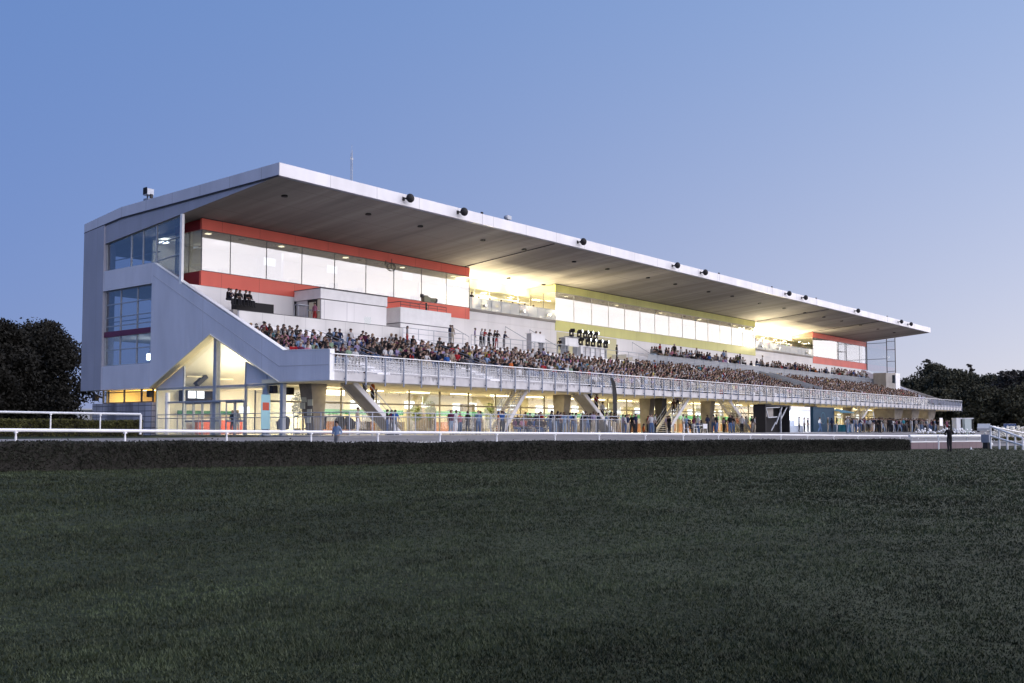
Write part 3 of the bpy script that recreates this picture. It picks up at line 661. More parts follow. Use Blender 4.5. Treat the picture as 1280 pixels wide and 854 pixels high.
for y0 in (16.4, 15.3, 14.2, 13.1, 11.4, 10.3):
    d.box(.36,.43,y0-.07,y0,TZ,3.5); d.box(.36,.43,y0-1.0,y0-.93,TZ,3.5); d.box(.36,.43,y0-.93,y0-.07,3.4,3.5); d.box(.36,.43,y0-.93,y0-.07,2.1,2.22)
d.build('door', M['galv'], GS)
# slim steel posts carrying the beam
s = MB(); s.box(.1,.38,4.75,5.05,TZ,4.7); s.build('steel_post', M['galv'], GS)
s = MB(); s.prism_z([(.30,6.55),(.38,7.35),(.46,6.55)], TZ, 3.9); s.add([(.30,6.55,3.9),(.38,7.35,3.9),(.46,6.55,3.9),(.38,6.95,4.62)], [(0,1,3),(1,2,3),(2,0,3)]); s.build('tapered_fin', M['galv'], GS)
MB().tube((.3,18.6,TZ),(.3,18.6,4.3),.17,12).build('white_column', M['whitepaint'], GS)
# stone base and yellow lit room at the back of the end wall
MB().box(.25, .6, 20.65, 29.5, 1.0, 3.62).build('stone_base', panel_mat('stone_courses', (.30,.29,.32), 2, .42, .06, (.12,.115,.13), namt=.45, axis2=1, step2=.9), GS)
s = MB(); s.box(.3,.42,20.65,28.0,3.63,3.7); s.box(.3,.42,20.65,28.0,4.44,4.5)
for y in (20.7, 22.3, 24.8, 27.2, 28.0): s.box(.3,.42,y-.05,y+.05,3.7,4.68)
yw = s.build('window', M['mullion'], GS); MB().box(.35,.36,20.7,28,3.7,4.68).build('pane', M['clear'], yw)
s = MB(); s.box(.7,6,20.7,28.2,3.4,3.5); s.box(6,6.2,20.7,28.2,3.5,4.7); s.box(.7,6,20.7,28.2,4.66,4.7); s.box(.7,6,28.05,28.2,3.5,4.66); s.build('yellow_room', mat('ochre_plaster', (.76,.62,.28), .8), GS)
lamp(2.2, 24.5, 4.62, 70, 1.2, (1,.86,.52), shape_y=5)
s = MB()
for y in (21.8, 23.1, 24.6): s.box(2.0, 2.5, y, y+.3, 4.62, 4.655)
s.build_split('ceiling_lamp', M['warmlamp'], GS)
# leaning tapered concrete piers
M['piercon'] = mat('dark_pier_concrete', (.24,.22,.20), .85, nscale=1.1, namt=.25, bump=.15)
def pier(xa, xb, xc, xd, y0=3.9, y1=5.2):
    v = [(xa,y0+.5,TZ),(xb,y0+.5,TZ),(xb,y1,TZ),(xa,y1,TZ),(xc,y0,4.64),(xd,y0,4.64),(xd,y1,4.64),(xc,y1,4.64)]
    MB().add(v, [(0,3,2,1),(4,5,6,7),(0,1,5,4),(1,2,6,5),(2,3,7,6),(3,0,4,7)]).build('concrete_pier', M['piercon'], GS)
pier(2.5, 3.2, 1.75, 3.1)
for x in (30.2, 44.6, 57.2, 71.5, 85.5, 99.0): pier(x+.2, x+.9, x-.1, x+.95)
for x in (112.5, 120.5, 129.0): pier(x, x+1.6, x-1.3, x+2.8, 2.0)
MB().prism_z([(44.2,2.4),(45.1,2.4),(45.1,3.2),(44.2,3.2)], TZ, 4.6).build('dark_column', M['darkmetal'], GS)
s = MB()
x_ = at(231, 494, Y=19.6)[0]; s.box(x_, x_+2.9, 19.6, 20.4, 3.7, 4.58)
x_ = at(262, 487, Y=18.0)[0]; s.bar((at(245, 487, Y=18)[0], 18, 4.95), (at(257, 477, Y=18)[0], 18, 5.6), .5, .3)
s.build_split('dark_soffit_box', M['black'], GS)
s = MB()
for xa, xb, py in ((233, 253, 470.5), (269, 291, 473.5)): s.box(at(xa, py, Y=18)[0], at(xb, py, Y=18)[0], 17.95, 18.15, at(xa, py, Y=18)[2]-.06, at(xa, py, Y=18)[2]+.06)
s.build_split('tube_light', M['cream'], GS)
# hall fittings, seen through the glass
s = MB()
for x in np.arange(6, 134, 5.2): s.box(x, x+2.4, 9.5, 9.75, 4.54, 4.61)
s.build_split('ceiling_lamp', M['warmlamp'], GS)
for x in np.arange(8, 138, 8.5): lamp(x, 10.2, 4.5, 250, 5.0, (1,.86,.54), shape_y=3.0)
for x in np.arange(4, 138, 12.): lamp(x, 3.6, 4.55, 30, 1.2, (1,.82,.45))
lamp(5., 14, 5.6, 230, 3.0, (1,.92,.72), shape_y=4); lamp(5., 14, 4.5, 170, 3.0, (1,.90,.66), shape_y=6)
lamp(5., 13, 4.9, 75, 3.5, (1,.92,.75), (math.pi,0,0), shape_y=5)
s = MB()
for x in np.arange(10, 134, 10.5): s.box(x, x+6.2, 12.2, 12.9, TZ, 2.2)
s.build_split('betting_counter', mat('dark_wood_counter', (.20,.09,.05), .5, nscale=.35, namt=.6), GS)
s = MB()
for x in np.arange(9.8, 136, 10.5): s.box(x, x+8.6, 12.15, 12.25, 2.75, 3.15)
s.box(2.0, 7.5, 19.95, 20.0, 2.72, 3.02); s.build_split('green_sign_band', M['green'], GS)
s = MB(); g = np.random.default_rng(3)
for x in np.arange(9.9, 135, 4.1):
    w_ = .6+1.5*g.random(); y_ = 8.4+4.5*g.random(); s.box(x+g.random(), x+g.random()+w_+1, y_, y_+.4, TZ+.001, TZ+.9+2.1*g.random()**1.5)
s.build_split('display_cabinet', mat('cabinet_finish', (.16,.13,.10), .5, nscale=.21, namt=.85), GS)
s = MB()
for x in np.arange(11.0, 134, 5.3): s.box(x, x+1.2+2.2*g.random(), 14.9, 14.98, TZ, 3.25+.6*g.random())
s.build_split('dark_opening', M['claddark'], GS)
s = MB(); s.box(at(247,530,Y=19.2)[0], at(303,530,Y=19.2)[0], 19.2, 19.9, TZ, 2.28); s.build('reception_desk', M['redcounter'], GS)
s = MB()
for i, x in enumerate(np.arange(10.8, 134, 2.1)):
    if i % 3 != 1: s.box(x, x+1.15, 14.9, 14.95, 3.3+(i % 2)*.1, 3.95+(i % 2)*.1)

for px in (235.5, 246.5): x_ = at(px, 494, Y=19.0)[0]; s.box(x_, x_+.62, 19.0, 19.05, 3.95, 4.5)
x_ = at(300, 517, Y=20.3)[0]; s.box(x_, x_+.9, 20.3, 20.34, 2.9, 3.4)
s.build_split('wall_screen', M['screen'], GS)
s = MB()
for x in np.arange(17, 130, 9.): s.box(x, x+2.1, 8.5, 8.56, 3.62, 4.25)
s.build_split('hanging_sign', mat('pale_sign', (.80,.82,.76), .5), GS)
s = MB()
for dy, z, a in ((.2,2.5,.45),(.9,2.95,.5),(.1,3.15,.5),(.75,3.4,.5),(.3,2.0,.4)): s.box(1.95+.0, 2.0, 3.9+dy, 3.9+dy+a, z, z+.42)
s.build_split('framed_notice', mat('notice_paper', (.62,.62,.50), .6), GS)
# ------------------------------------------------------------------ hedges, rails, railings
M['hedge'] = mat('hedge_leaves', (.026,.028,.021), .7, .15, nscale=1.2, namt=.5)
M['hedgecore'] = mat('hedge_shade_core', (.026,.024,.021), .9)
M['hedge2'] = mat('lighter_hedge_leaves', (.080,.078,.028), .7, .15, nscale=1.5, namt=.45)
def leaf_cloud(P, size, nrm=None):
    """one small quad per point, random orientation"""
    n = len(P); a = rng.normal(size=(n, 3)); a /= np.linalg.norm(a, axis=1)[:, None]
    b = np.cross(a, rng.normal(size=(n, 3))); b /= np.linalg.norm(b, axis=1)[:, None]
    s = (size * (.6 + .8*rng.random(n)))[:, None]
    V = np.stack([P - a*s, P + b*s*.55, P + a*s, P - b*s*.55], 1).reshape(-1, 3)
    return V, np.arange(4*n).reshape(-1, 4)
def hedge(name, label, a, b, h0, h1, thick, nleaf, size, m, group=None, wob=.03):
    a = np.array(a, float); b = np.array(b, float); d = b - a; Ln = np.linalg.norm(d); d /= Ln; n = np.array([-d[1], d[0]])
    k = max(8, int(Ln/1.0)); V = []; F = []
    for i in range(k+1):
        t = i/k; p = a + d*Ln*t; h = h0 + (h1-h0)*t + wob*math.sin(i*1.3) + wob*.8*math.sin(i*.37+1); z = gz(p[0], p[1]) - .05
        q = p + n*thick
        V += [(p[0],p[1],z), (p[0]+n[0]*.05,p[1]+n[1]*.05,z+h), (q[0]-n[0]*.05,q[1]-n[1]*.05,z+h), (q[0],q[1],z)]
    for i in range(k):
        for j in range(3): F.append((4*i+j, 4*i+4+j, 4*i+5+j, 4*i+1+j))
    F += [(0,1,2,3), (4*k+3,4*k+2,4*k+1,4*k)]
    root = np_mesh(name, np.array(V), np.array(F), None, M['hedgecore'])
    tag(root, label, 'hedge', group)
    t = rng.random(nleaf); hh = h0 + (h1-h0)*t + wob*np.sin(t*k*1.3) + wob*.8*np.sin(t*k*.37+1)
    u = rng.random(nleaf); front = u < .62
    off = np.where(front, rng.normal(-.01, .025, nleaf), rng.random(nleaf)*thick); zz = np.where(front, rng.random(nleaf)**.85*hh, hh + rng.normal(.0, .025, nleaf) + (rng.random(nleaf) < .03)*.1*rng.random(nleaf))
    P = a[None, :] + d[None, :]*(Ln*t)[:, None] + n[None, :]*off[:, None]
    g = np.array([gz(x, y) for x, y in P]) - .05
    V, F = leaf_cloud(np.column_stack([P, g + zz]), size)
    np_mesh('foliage', V, F, None, m, parent=root)
    return root
h0p = HA - HD*9
hedge('clipped_hedge', 'long low dark clipped hedge running across the front of the field', h0p, HB, 1.12, .84, 1.5, 80000, .040, M['hedge'], wob=.018)
hedge('clipped_hedge', 'short green hedge behind the white rail left of the stand', tuple(at(-60, 530, D=62)[:2]), tuple(at(176, 530, D=64.5)[:2]), 1.12, 1.05, 1.2, 9000, .07, M['hedge2'])

def rail_line(name, label, pts, r, posts, group=None, drop=1.02, low=0, mm='whitepaint'):
    """racecourse running rail: round tube on cranked posts"""
    s = MB()
    for p, q in zip(pts[:-1], pts[1:]): s.tube(p, q, r, 10)
    root = s.build(name, M[mm]); tag(root, label, 'rail', group)
    if low:
        s = MB()
        for p, q in zip(pts[:-1], pts[1:]): s.tube((p[0],p[1],p[2]-low), (q[0],q[1],q[2]-low), .05, 8)
        s.build('lower_rail', M[mm], root)
    for p in posts:
        q = MB(); q.tube((0,0,-drop), (0,0,-.25), .045, 8); q.tube((0,0,-.25), (0,-.0,-r*.6), .035, 8); q.box(-.05,.05,-.08,.08,-.12,-.06)
        o = q.build('post', M[mm], root, loc=p)
    return root
RA = at(-60, 537.3, D=38.0); RBp = [at(156, 538.6, D=43.2), at(540, 540.8, D=55.3), at(900, 543.2, D=75.1), at(1138, 545.2, D=98.8), at(1225, 546.2, D=111)]
pts = [tuple(at(px, np.interp(px, [-60,156,540,900,1138,1225], [537.3,538.6,540.8,543.2,545.2,546.2]), D=75250/(1900-px))) for px in (-60, 1225)]
pts = [pts[0]] + [tuple(at(px, np.interp(px, [-60,156,540,900,1138,1225], [537.3,538.6,540.8,543.2,545.2,546.2]), D=75250/(1900-px))) for px in (250, 540, 900, 1138)] + [pts[1]]
posts = []
for px in (20, 156.5, 283.5, 389, 472.5, 550, 621, 693.8, 749, 806.7, 854, 898, 938, 976, 1009, 1042, 1072, 1100, 1125, 1148, 1172):
    dpt = 75250 / (1900 - px); py = np.interp(px, [-60,156,540,900,1138,1225], [537.3,538.6,540.8,543.2,545.2,546.2]); posts.append(tuple(at(px, py, D=dpt)))
rail_line('running_rail', 'long white racecourse rail on short posts behind the dark hedge', pts, .068, posts, low=.56)
p0, p1 = at(-30, 514.6, D=59), at(176, 518, D=62)
rail_line('running_rail', 'short white rail above the small green hedge at far left', [tuple(p0), tuple(p1), (p1[0], p1[1]+.01, p1[2]-1.25)], .075, [tuple(at(x, y, D=d)) for x, y, d in ((63.5,516.2,60.2),(125.5,517.2,61.2))])

# terrace railing: along the end of the terrace, then along its front
root = empty('terrace_railing', 'grey steel railing with slim bars along the terrace in front of the stand', 'railing', (-1, -3, TZ))
def rel(p): return (p[0]+1, p[1]+3, p[2]-TZ)
s = MB()
for h in (1.16, 1.42): s.tube((0,0,h), (29.5,0,h), .03); s.tube((0,0,h), (0,20.8,h), .03)
s.tube((0,0,.1),(29.5,0,.1),.02); s.tube((0,0,.1),(0,20.8,.1),.02)
s.build('handrail', M['galv'], root)
s = MB()
for x in np.arange(.15, 29.4, .15): s.box(x-.007, x+.007, -.007, .007, .1, 1.15)
for y in np.arange(.15, 20.7, .15): s.box(-.007, .007, y-.007, y+.007, .1, 1.15)
s.build('bars', M['galv'], root)
pp = None
for x, y in [(0,0)] + [(1.85*k, 0) for k in range(1, 17)] + [(0, 2.6*k) for k in range(1, 9)]:
    if pp is None: pp = MB().tube((0,0,0), (0,0,1.44), .035, 8).build('post', M['galv'], root); o = pp
    else: o = pp.copy(); COL.objects.link(o)
    o.location = (x, y, 0)

# ------------------------------------------------------------------ staircases under the balcony
def staircase(label, xt, xb, y0=.9, y1=2.3):
    """open steel and concrete flight from the terrace at xb to the balcony at xt"""
    root = empty('staircase', label, 'staircase', (xb, y0, TZ), group='flights of stairs under the balcony')
    dx = xt - xb; H = 4.66 - TZ; wdt = y1 - y0
    for nm, y in (('stringer', .06), ('stringer', wdt-.06)):
        MB().bar((0, y, .02), (dx, y, H-.02),   .10, .32).build(nm, M['tier'] if y < 1 else M['cream'], root)
    if dx < 0 and xt < 40: MB().bar((dx*.03, wdt/2, -.06), (dx, wdt/2, H-.14), wdt-.3, .04).build('underside', M['concrete'], root)
    s = MB(); n = 19
    for i in range(n):
        x = dx*(i+.5)/n; z = H*(i+1)/n - .05
        s.box(min(x-.13, x+.13), max(x-.13, x+.13), .12, wdt-.12, z, z+.05)
    s.build('treads', M['tier'], root)
    for y in (.03, wdt-.03):
        s = MB(); s.tube((0,y,.95), (dx,y,H+.9), .025); s.tube((0,y,.55), (dx,y,H+.5), .018)
        for i in range(5): s.tube((dx*i/4,y,H*i/4), (dx*i/4,y,H*i/4+.93), .02)
        s.build('handrail', M['galv'], root)
staircase('staircase under the balcony nearest the grey end wall', 2.9, 7.2)
staircase('second staircase from the grey end wall, climbing to the right under the balcony', 21.0, 17.9)
staircase('third staircase from the grey end wall, descending to the right behind leaning spectators', 28.9, 33.6)
staircase('fourth staircase, its steps climbing to the right beside the white plastic table', 47.0, 42.6)
staircase('fifth staircase, descending to the right beside the dark big screen', 55.6, 61.0)
staircase('farthest staircase under the balcony, past the navy kiosk', 97.5, 92.0)

# ------------------------------------------------------------------ booths on the intermediate platform
def booth(x0, x1, y0, y1, z0, z1, label):
    r = empty('commentary_booth', label, 'booth', (x0, y0, z0)); Lx, Ly, H = x1-x0, y1-y0, z1-z0
    MB().box(-.12, Lx+.02, -.08, Ly, H-.8, H).build('fascia', M['whitepaint'], r)
    MB().box(-.16, Lx+.05, -.12, Ly, H+.001, H+.06).build('roof', M['mullion'], r)
    MB().box(0, Lx, 0, .12, 0, H-.83).build('wall', M['white'], r)
    MB().box(0.01, Lx-.01, -.02, -.003, H-.86, H-.82).build('shadow_line', M['mullion'], r)
    for k in range(2): MB().box(Lx*(k+.05)/3+.2, Lx*(k+.05)/3+.23, -.01, -.004, .1, H-.9).build('joint', M['seam'], r)
    MB().box(1.55*Lx/2.4, 1.55*Lx/2.4+.75, -.015, -.004, 1.1, 1.7).build('window', M['clear'], r)
    MB().box(Lx-.12, Lx, .121, Ly, 0, H-.83).build('wall', M['white'], r)
    d = MB(); d.box(-.03,.05,.5,.62,0,H-.86); d.box(-.03,.05,1.5,1.62,0,H-.86); d.box(-.03,.05,.62,1.5,H-1.0,H-.86); d.build('door_frame', M['darkmetal'], r)
    MB().box(.0,.04,.63,1.49,.02,H-1.02).build('door', M['cream'], r)
    MB().box(0,.1,1.7,Ly,0,H-.83).build('wall', M['white'], r); MB().box(0,.1,.122,.45,0,H-.83).build('wall', M['cream'], r)
    MB().box(-.14,-.04,Ly-.15,Ly-.03,0,H-.83).build('corner_post', M['darkmetal'], r)
booth(10.45, 17.55, 13.4, 16.6, 9.2, 12.75, 'white commentary booth with an open side door under the red band')
r = empty('camera_platform', 'plain white cabin carrying the television camera and a low rail', 'camera cabin', (19.5, 13.7, 9.2))
MB().box(0, 6.4, 0, 2.95, 0, 1.55).build('lower_wall', M['white'], r); MB().box(-.03, 6.42, -.03, 2.96, 1.62, 2.95).build('upper_wall', M['whitepaint'], r)
MB().box(.05, 6.3, .05, 2.9, 1.551, 1.619).build('shadow_joint', M['mullion'], r)
s = MB(); s.tube((.1,.1,3.45),(5.9,.1,3.45),.03); s.tube((.1,.1,3.2),(5.9,.1,3.2),.02); s.tube((.1,.1,3.45),(.1,2.9,3.45),.03)
for x in np.arange(.1, 6, 1.16): s.tube((x,.1,2.95),(x,.1,3.45),.02)
s.build('rail', M['mullion'], r)
M['camgrey'] = mat('olive_camera_shell', (.24,.24,.16), .5)
tag(MB().box(3.0,6.4,14.1,14.7,10.31,11.1).build('bench_box', M['black']), 'black bench box seating the technicians by the end wall', 'bench')
for k_, x_ in enumerate((8.3, 9.6)):
    r = empty('tall_table', ('tall steel table right of the black bench box', 'lower steel table beside the white booth door')[k_], 'table', (x_, 13.5, 10.3)); MB().box(0,1.0,0,.6,.95-.3*k_,1.0-.3*k_).build('tabletop', M['galv'], r)
    for sx in (.04,.96):
        for sy in (.05,.55): MB().tube((sx,sy,0),(sx,sy,.95-.3*k_),.02).build('leg', M['galv'], r)
# television camera
p = at(533, 384, Y=14.3)
r = empty('television_camera', 'grey television camera with long lens on a pedestal above the white cabin', 'camera', (p[0], p[1], 12.15))
MB().tube((0,0,0),(0,0,.75),.09,8).box(-.2,.2,-.2,.2,0,.06).build('pedestal', M['darkmetal'], r)
MB().box(-.45,.35,-.17,.17,.85,1.3).box(-.25,.1,-.12,.12,1.31,1.42).build('camera_body', M['camgrey'], r)
MB().tube((.35,0,1.08),(1.05,0,1.1),.17,12,r2=.2).build('lens', M['camgrey'], r); MB().tube((1.05,0,1.1),(1.25,0,1.1),.21,12).build('lens_hood', M['darkmetal'], r)
MB().box(-.7,-.45,-.12,.12,1.2,1.5).build('viewfinder', M['darkmetal'], r); MB().tube((-.45,.1,.8),(-.95,.2,.5),.025).build('pan_bar', M['darkmetal'], r)
# desks of the lighting crew
def desk(p, wd, label):
    r = empty('control_desk', label, 'desk', p); MB().box(0, wd, 0, .06, 0, .85).build('front_panel', M['whitepaint'], r)
    MB().box(-.05, wd+.05, -.05, .8, .851, .9).build('desktop', M['whitepaint'], r); MB().box(.1,.16,.1,.7,-.98,.85).box(wd-.16,wd-.1,.1,.7,-.98,.85).build_split('leg', M['galv'], r)
desk((36.6, 12.7, 10.2), 2.2, 'white control desk with two seated operators on the platform')
desk((42.3, 12.7, 10.2), 2.4, 'white control desk just left of the show lights')
# moving-head show lights in two rows
ll = 0
for row, (z, xs_) in enumerate(((11.45, [42.9, 44.3, 45.4, 46.3, 47.3]), (10.65, [44.9, 46.2, 47.2, 48.4, 49.6]))):
    for k, x in enumerate(xs_):
        r = empty('show_light', '%s black moving-head stage light from the left in the %s row' % (ordn(k+1), ('upper', 'lower')[row]), 'stage light', (x+.35*(1-row), 12.62, z), group='stage lights on the platform')
        MB().box(-.22,.22,-.16,.16,-.25,-.05).build('base', M['black'], r)
        MB().box(-.30,-.24,-.08,.08,-.05,.42).box(.24,.30,-.08,.08,-.05,.42).build_split('yoke', M['black'], r)
        MB().tube((-.02,.1,.38),(.18,-.30,.42),.22,10,r2=.18).build('head', M['black'], r)
        MB().tube((.18,-.30,.42),(.185,-.31,.421),.15,10).build('lens', M['coollamp'] if not (k == 0) else M['black'], r)
r = empty('equipment_stand', 'white slatted stand with pale cases below the show lights', 'stand', (44.6, 12.6, 9.2))
MB().box(-1.8,5.2,.05,.1,1.15,1.22).box(-1.8,5.2,.5,.55,1.15,1.22).build('rail', M['whitepaint'], r)
for k in range(5): MB().box(.3+.95*k, .95+.95*k, 0, .6, .05, 1.1).build('case', M['whitepaint'] if k % 2 == 0 else M['tier'], r)
MB().box(-1.9,5.3,0,.6,1.98,2.03).box(-1.9,-1.85,.1,.5,0,2.0).box(5.2,5.25,.1,.5,0,2.0).build('shelf', M['galv'], r)

# ------------------------------------------------------------------ roof furniture
def floodlight(x, k):
    r = empty('floodlight', '%s black floodlight along the white roof fascia, counted from the near corner' % ordn(k), 'floodlight', (x, 5.3, 18.93), group='floodlights on the roof fascia')
    MB().box(-.05,.05,-.32,0,-.05,.05).box(-.12,.12,-.03,-.002,-.14,.14).build('bracket', M['darkmetal'], r)
    MB().ball((.22,-.52,.02), .36, 12, 8, sc=(1,.75,.95)).tube((.1,-.42,-.02),(-.02,-.3,0),.1,8,).build('housing', M['black'], r)
for k, px in enumerate((505, 573, 723, 841, 876, 981, 1001.5, 1067, 1121, 1133)): floodlight(at(px, 300, Y=5.2)[0], k+1)
for k, px in enumerate((603, 899, 965, 1020, 1108)):
    x = at(px, 330, Y=5.3)[0]
    r = empty('roof_sensor', '%s small black stud on top of the roof edge, counted from the near corner' % ordn(k+1), 'roof stud', (x, 5.36, 19.32), group='small studs along the roof edge')
    MB().box(-.1,.1,-.06,.06,0,.16).build('stud', M['black'], r); MB().box(-.02,.02,-.075,-.062,-.85,-.0).build('cable', M['seam'], r)
r = empty('roof_camera', 'small grey camera head on the roof edge above the red band', 'camera', (24.57, 5.9, 19.3))
MB().tube((0,0,0),(0,0,.35),.05).build('stem', M['darkmetal'], r); MB().box(-.15,.4,-.15,.15,.3,.62).build('housing', M['galv'], r); MB().ball((-.2,0,.42),.18,8,6).build('motor', M['bluesteel'], r)
r = empty('antenna_mast', 'slim lattice antenna mast standing on the roof', 'antenna', (7.15, 6.2, 19.25))
s = MB()
for a in range(3): s.tube((.1*math.cos(2.1*a),.1*math.sin(2.1*a),0),(.06*math.cos(2.1*a),.06*math.sin(2.1*a),2.6),.014)
for i in range(12):
    z = .2*i
    for a in range(3): s.tube((.1*math.cos(2.1*a),.1*math.sin(2.1*a),z),(.09*math.cos(2.1*(a+1)),.09*math.sin(2.1*(a+1)),z+.2),.01)
s.build('lattice', M['galv'], r); MB().tube((0,0,2.6),(0,0,3.0),.012).box(-.13,.13,-.02,.02,1.9,2.05).build('aerial', M['galv'], r)
r = empty('roof_equipment', 'roof lamp unit with pale housing above the grey end wall', 'lamp unit', (.8, 22.6, 19.1))
MB().box(-.25,.25,-.35,.35,0,.45).build('box', M['bluesteel'], r); MB().box(-.1,.1,-.45,-.3,.45,.75).tube((0,.2,.45),(0,.2,.75),.05).build('bracket', M['darkmetal'], r)
MB().box(-.3,.25,-.3,.35,.72,1.2).build('housing', M['galv'], r); MB().box(-.32,-.3,-.25,.3,.78,1.3).build('lens', M['black'], r)
# loudspeakers
for lab, p in (('black loudspeaker under the dark rear corner of the end wall', (.1, 28.75, 4.1)), ('black loudspeaker beside the yellow lit window', (.15, 20.75, 4.25)), ('black loudspeaker on the slim steel post', (.0, 5.6, 4.2)), ('black loudspeaker on the pier with pinned notices', (1.6, 5.9, 4.15))):
    r = empty('loudspeaker', lab, 'loudspeaker', p, group='loudspeakers on the ground floor')
    MB().box(-.18,.18,-.2,.2,-.25,.25).build('cabinet', M['black'], r); MB().tube((-.19,0,0),(-.2,0,0),.15,12).build('cone', M['darkmetal'], r); MB().box(-.03,.03,.2,.32,-.04,.04).build('bracket', M['darkmetal'], r)
# ------------------------------------------------------------------ far-end tower cabin on the tier
p = at(1108, 489, Y=10)
r = empty('tower_cabin', 'narrow grey and white cabin with a dark window at the far end of the tiers', 'cabin', (p[0], 10, 7.6))
MB().box(0, 4.6, .02, 2.2, 0, 3.55).build('wall', M['concrete'], r); MB().box(4.62, 6.9, -.1, 2.3, 0, 3.7).build('side_panel', M['whitepaint'], r); MB().box(3.1, 4.7, -.03, .015, 1.9, 3.3).build('window', M['window'], r)

# ------------------------------------------------------------------ terrace objects
r = empty('feather_flag', 'tall curved black feather flag standing in front of the balcony', 'flag', (at(771, 530, Y=-1.0)[0], -1.0, TZ))
MB().tube((0,0,0),(0,0,3.4),.03).tube((0,0,3.4),(-.25,0,4.4),.02).tube((-.25,0,4.4),(-.7,0,4.75),.015).build('pole', M['darkmetal'], r)
MB().add([(-.03,-.01,.9),(-.62,-.03,1.2),(-.60,.0,3.0),(-.66,.03,4.1),(-.95,0,4.72),(-.7,0,4.78),(-.28,0,4.42),(-.03,0,3.4)], [(0,1,2,7),(7,2,3,6),(6,3,4,5)]).build('banner', M['black'], r)
# big-screen stage
r = empty('big_screen_stage', 'dark framed stage box with a lit white booth and scaffold arms', 'stage', (58.3, -1.5, 1.1))
MB().box(0,6.2,.8,1.0,.05,3.0).box(-.05,.15,-.4,1.0,0,3.05).box(6.0,6.2,-.4,1.0,0,3.05).box(-.05,6.2,-.4,1.0,2.95,3.1).box(0,6.2,-.4,1.0,-.1,.06).build('frame', M['black'], r)
s = MB(); s.bar((.5,-.2,2.75),(4.0,-.2,2.85),.09,.1); s.bar((.5,-.2,2.75),(1.1,-.2,1.7),.09,.12); s.bar((1.1,-.2,1.7),(3.3,-.2,1.8),.09,.1); s.bar((4.6,-.2,2.9),(3.0,-.2,1.0),.09,.14); s.bar((5.9,-.2,2.9),(4.3,-.2,1.6),.09,.14); s.bar((4.2,-.2,2.6),(4.2,-.2,.1),.12,.16); s.bar((2.9,-.2,1.2),(1.8,-.2,.3),.08,.12)
s.build('scaffold_arm', M['galv'], r); MB().box(.7,3.0,.1,.14,1.8,2.75).build('cloth', M['concrete'], r)
MB().box(6.25,11.4,.9,1.05,.9,2.6).build('lit_panel', M['screen'], r)
MB().box(6.25,11.6,-.5,1.1,2.62,3.0).box(11.4,11.6,-.5,1.1,.05,2.62).build('canopy', M['whitepaint'], r)
s = MB(); s.box(6.6,7.9,.7,.85,.5,1.5); s.box(8.5,9.9,.7,.85,.5,1.45); s.box(7.9,8.4,.6,.85,.3,1.3); s.build('monitor', M['bluesteel'], r); MB().box(6.3,11.3,.3,.8,.0,.85).build('desk', M['bluesteel'], r)
# navy kiosk with teal awning
r = empty('bar_kiosk', 'navy box kiosk with a teal awning and counter on the terrace', 'kiosk', (71.3, -1.8, 1.1))
MB().box(0,6.4,0,2.6,0,2.95).build('wall', M['navy'], r); MB().box(-.08,6.45,-.06,2.7,2.951,3.05).build('roof', M['navy'], r)
s = MB()
for k in range(24):
    a0, a1 = 2*math.pi*k/24, 2*math.pi*(k+1)/24
    s.add([(2.9+.72*math.cos(a0),-.012,1.75+.72*math.sin(a0)),(2.9+.72*math.cos(a1),-.012,1.75+.72*math.sin(a1)),(2.9+.6*math.cos(a1),-.012,1.75+.6*math.sin(a1)),(2.9+.6*math.cos(a0),-.012,1.75+.6*math.sin(a0))],[(0,1,2,3)])
s.build('emblem_ring', mat('faded_teal_print', (.03,.10,.15), .7), r)
MB().add([(6.42,-.7,2.55),(11.2,-.7,2.55),(11.2,1.2,2.95),(6.42,1.2,2.95),(6.42,-.7,2.42),(11.2,-.7,2.42)],[(0,1,2,3),(4,5,1,0)]).build('awning', M['teal'], r)
MB().box(6.45,11.2,2.4,2.55,0,2.9).build('lit_back_wall', M['cream'], r); MB().box(8.7,9.8,-.6,-.55,.9,2.0).build('menu_board', M['whitepaint'], r)
MB().tube((9.9,.1,0),(9.9,.1,1.0),1.15,16).build('counter', M['teal'], r); MB().box(6.5,8.6,.3,.9,0,1.0).build('counter', M['navy'], r)
lamp(80, -.2, 3.6, 40, 1.0, (1,.9,.7)); lamp(66.5,-1.6,3.7,60,1.2,(.95,.97,1))
# white plastic tables and chairs
def plastic_chair(x, y, rz, label):
    r = empty('garden_chair', label, 'chair', (x, y, TZ), rz, 'white plastic chairs on the terrace')
    MB().box(-.24,.24,-.22,.22,.42,.46).build('seat', M['whitepaint'], r); MB().box(-.23,.23,.20,.24,.46,.88).build('backrest', M['whitepaint'], r)
    for sx in (-1,1):
        for sy in (-1,1): MB().tube((sx*.24,sy*.22,0),(sx*.2,sy*.19,.42),.025).build('leg', M['whitepaint'], r)
for i, px in enumerate((858, 862.5, 868, 876, 880)):
    x = at(px, 535, Y=-1.4)[0]; plastic_chair(x, -1.4 + .5*(i % 2), (.4, -2.5, 1.2, -1, 2.6)[i], '%s white plastic garden chair from the left, by the fourth staircase' % ordn(i+1))
x = at(871, 535, Y=-1.3)[0]
r = empty('garden_table', 'round white plastic table between the garden chairs', 'table', (x, -1.3, TZ)); MB().tube((0,0,.70),(0,0,.74),.55,18).build('tabletop', M['whitepaint'], r); MB().tube((0,0,0),(0,0,.7),.07,8).build('leg', M['whitepaint'], r)
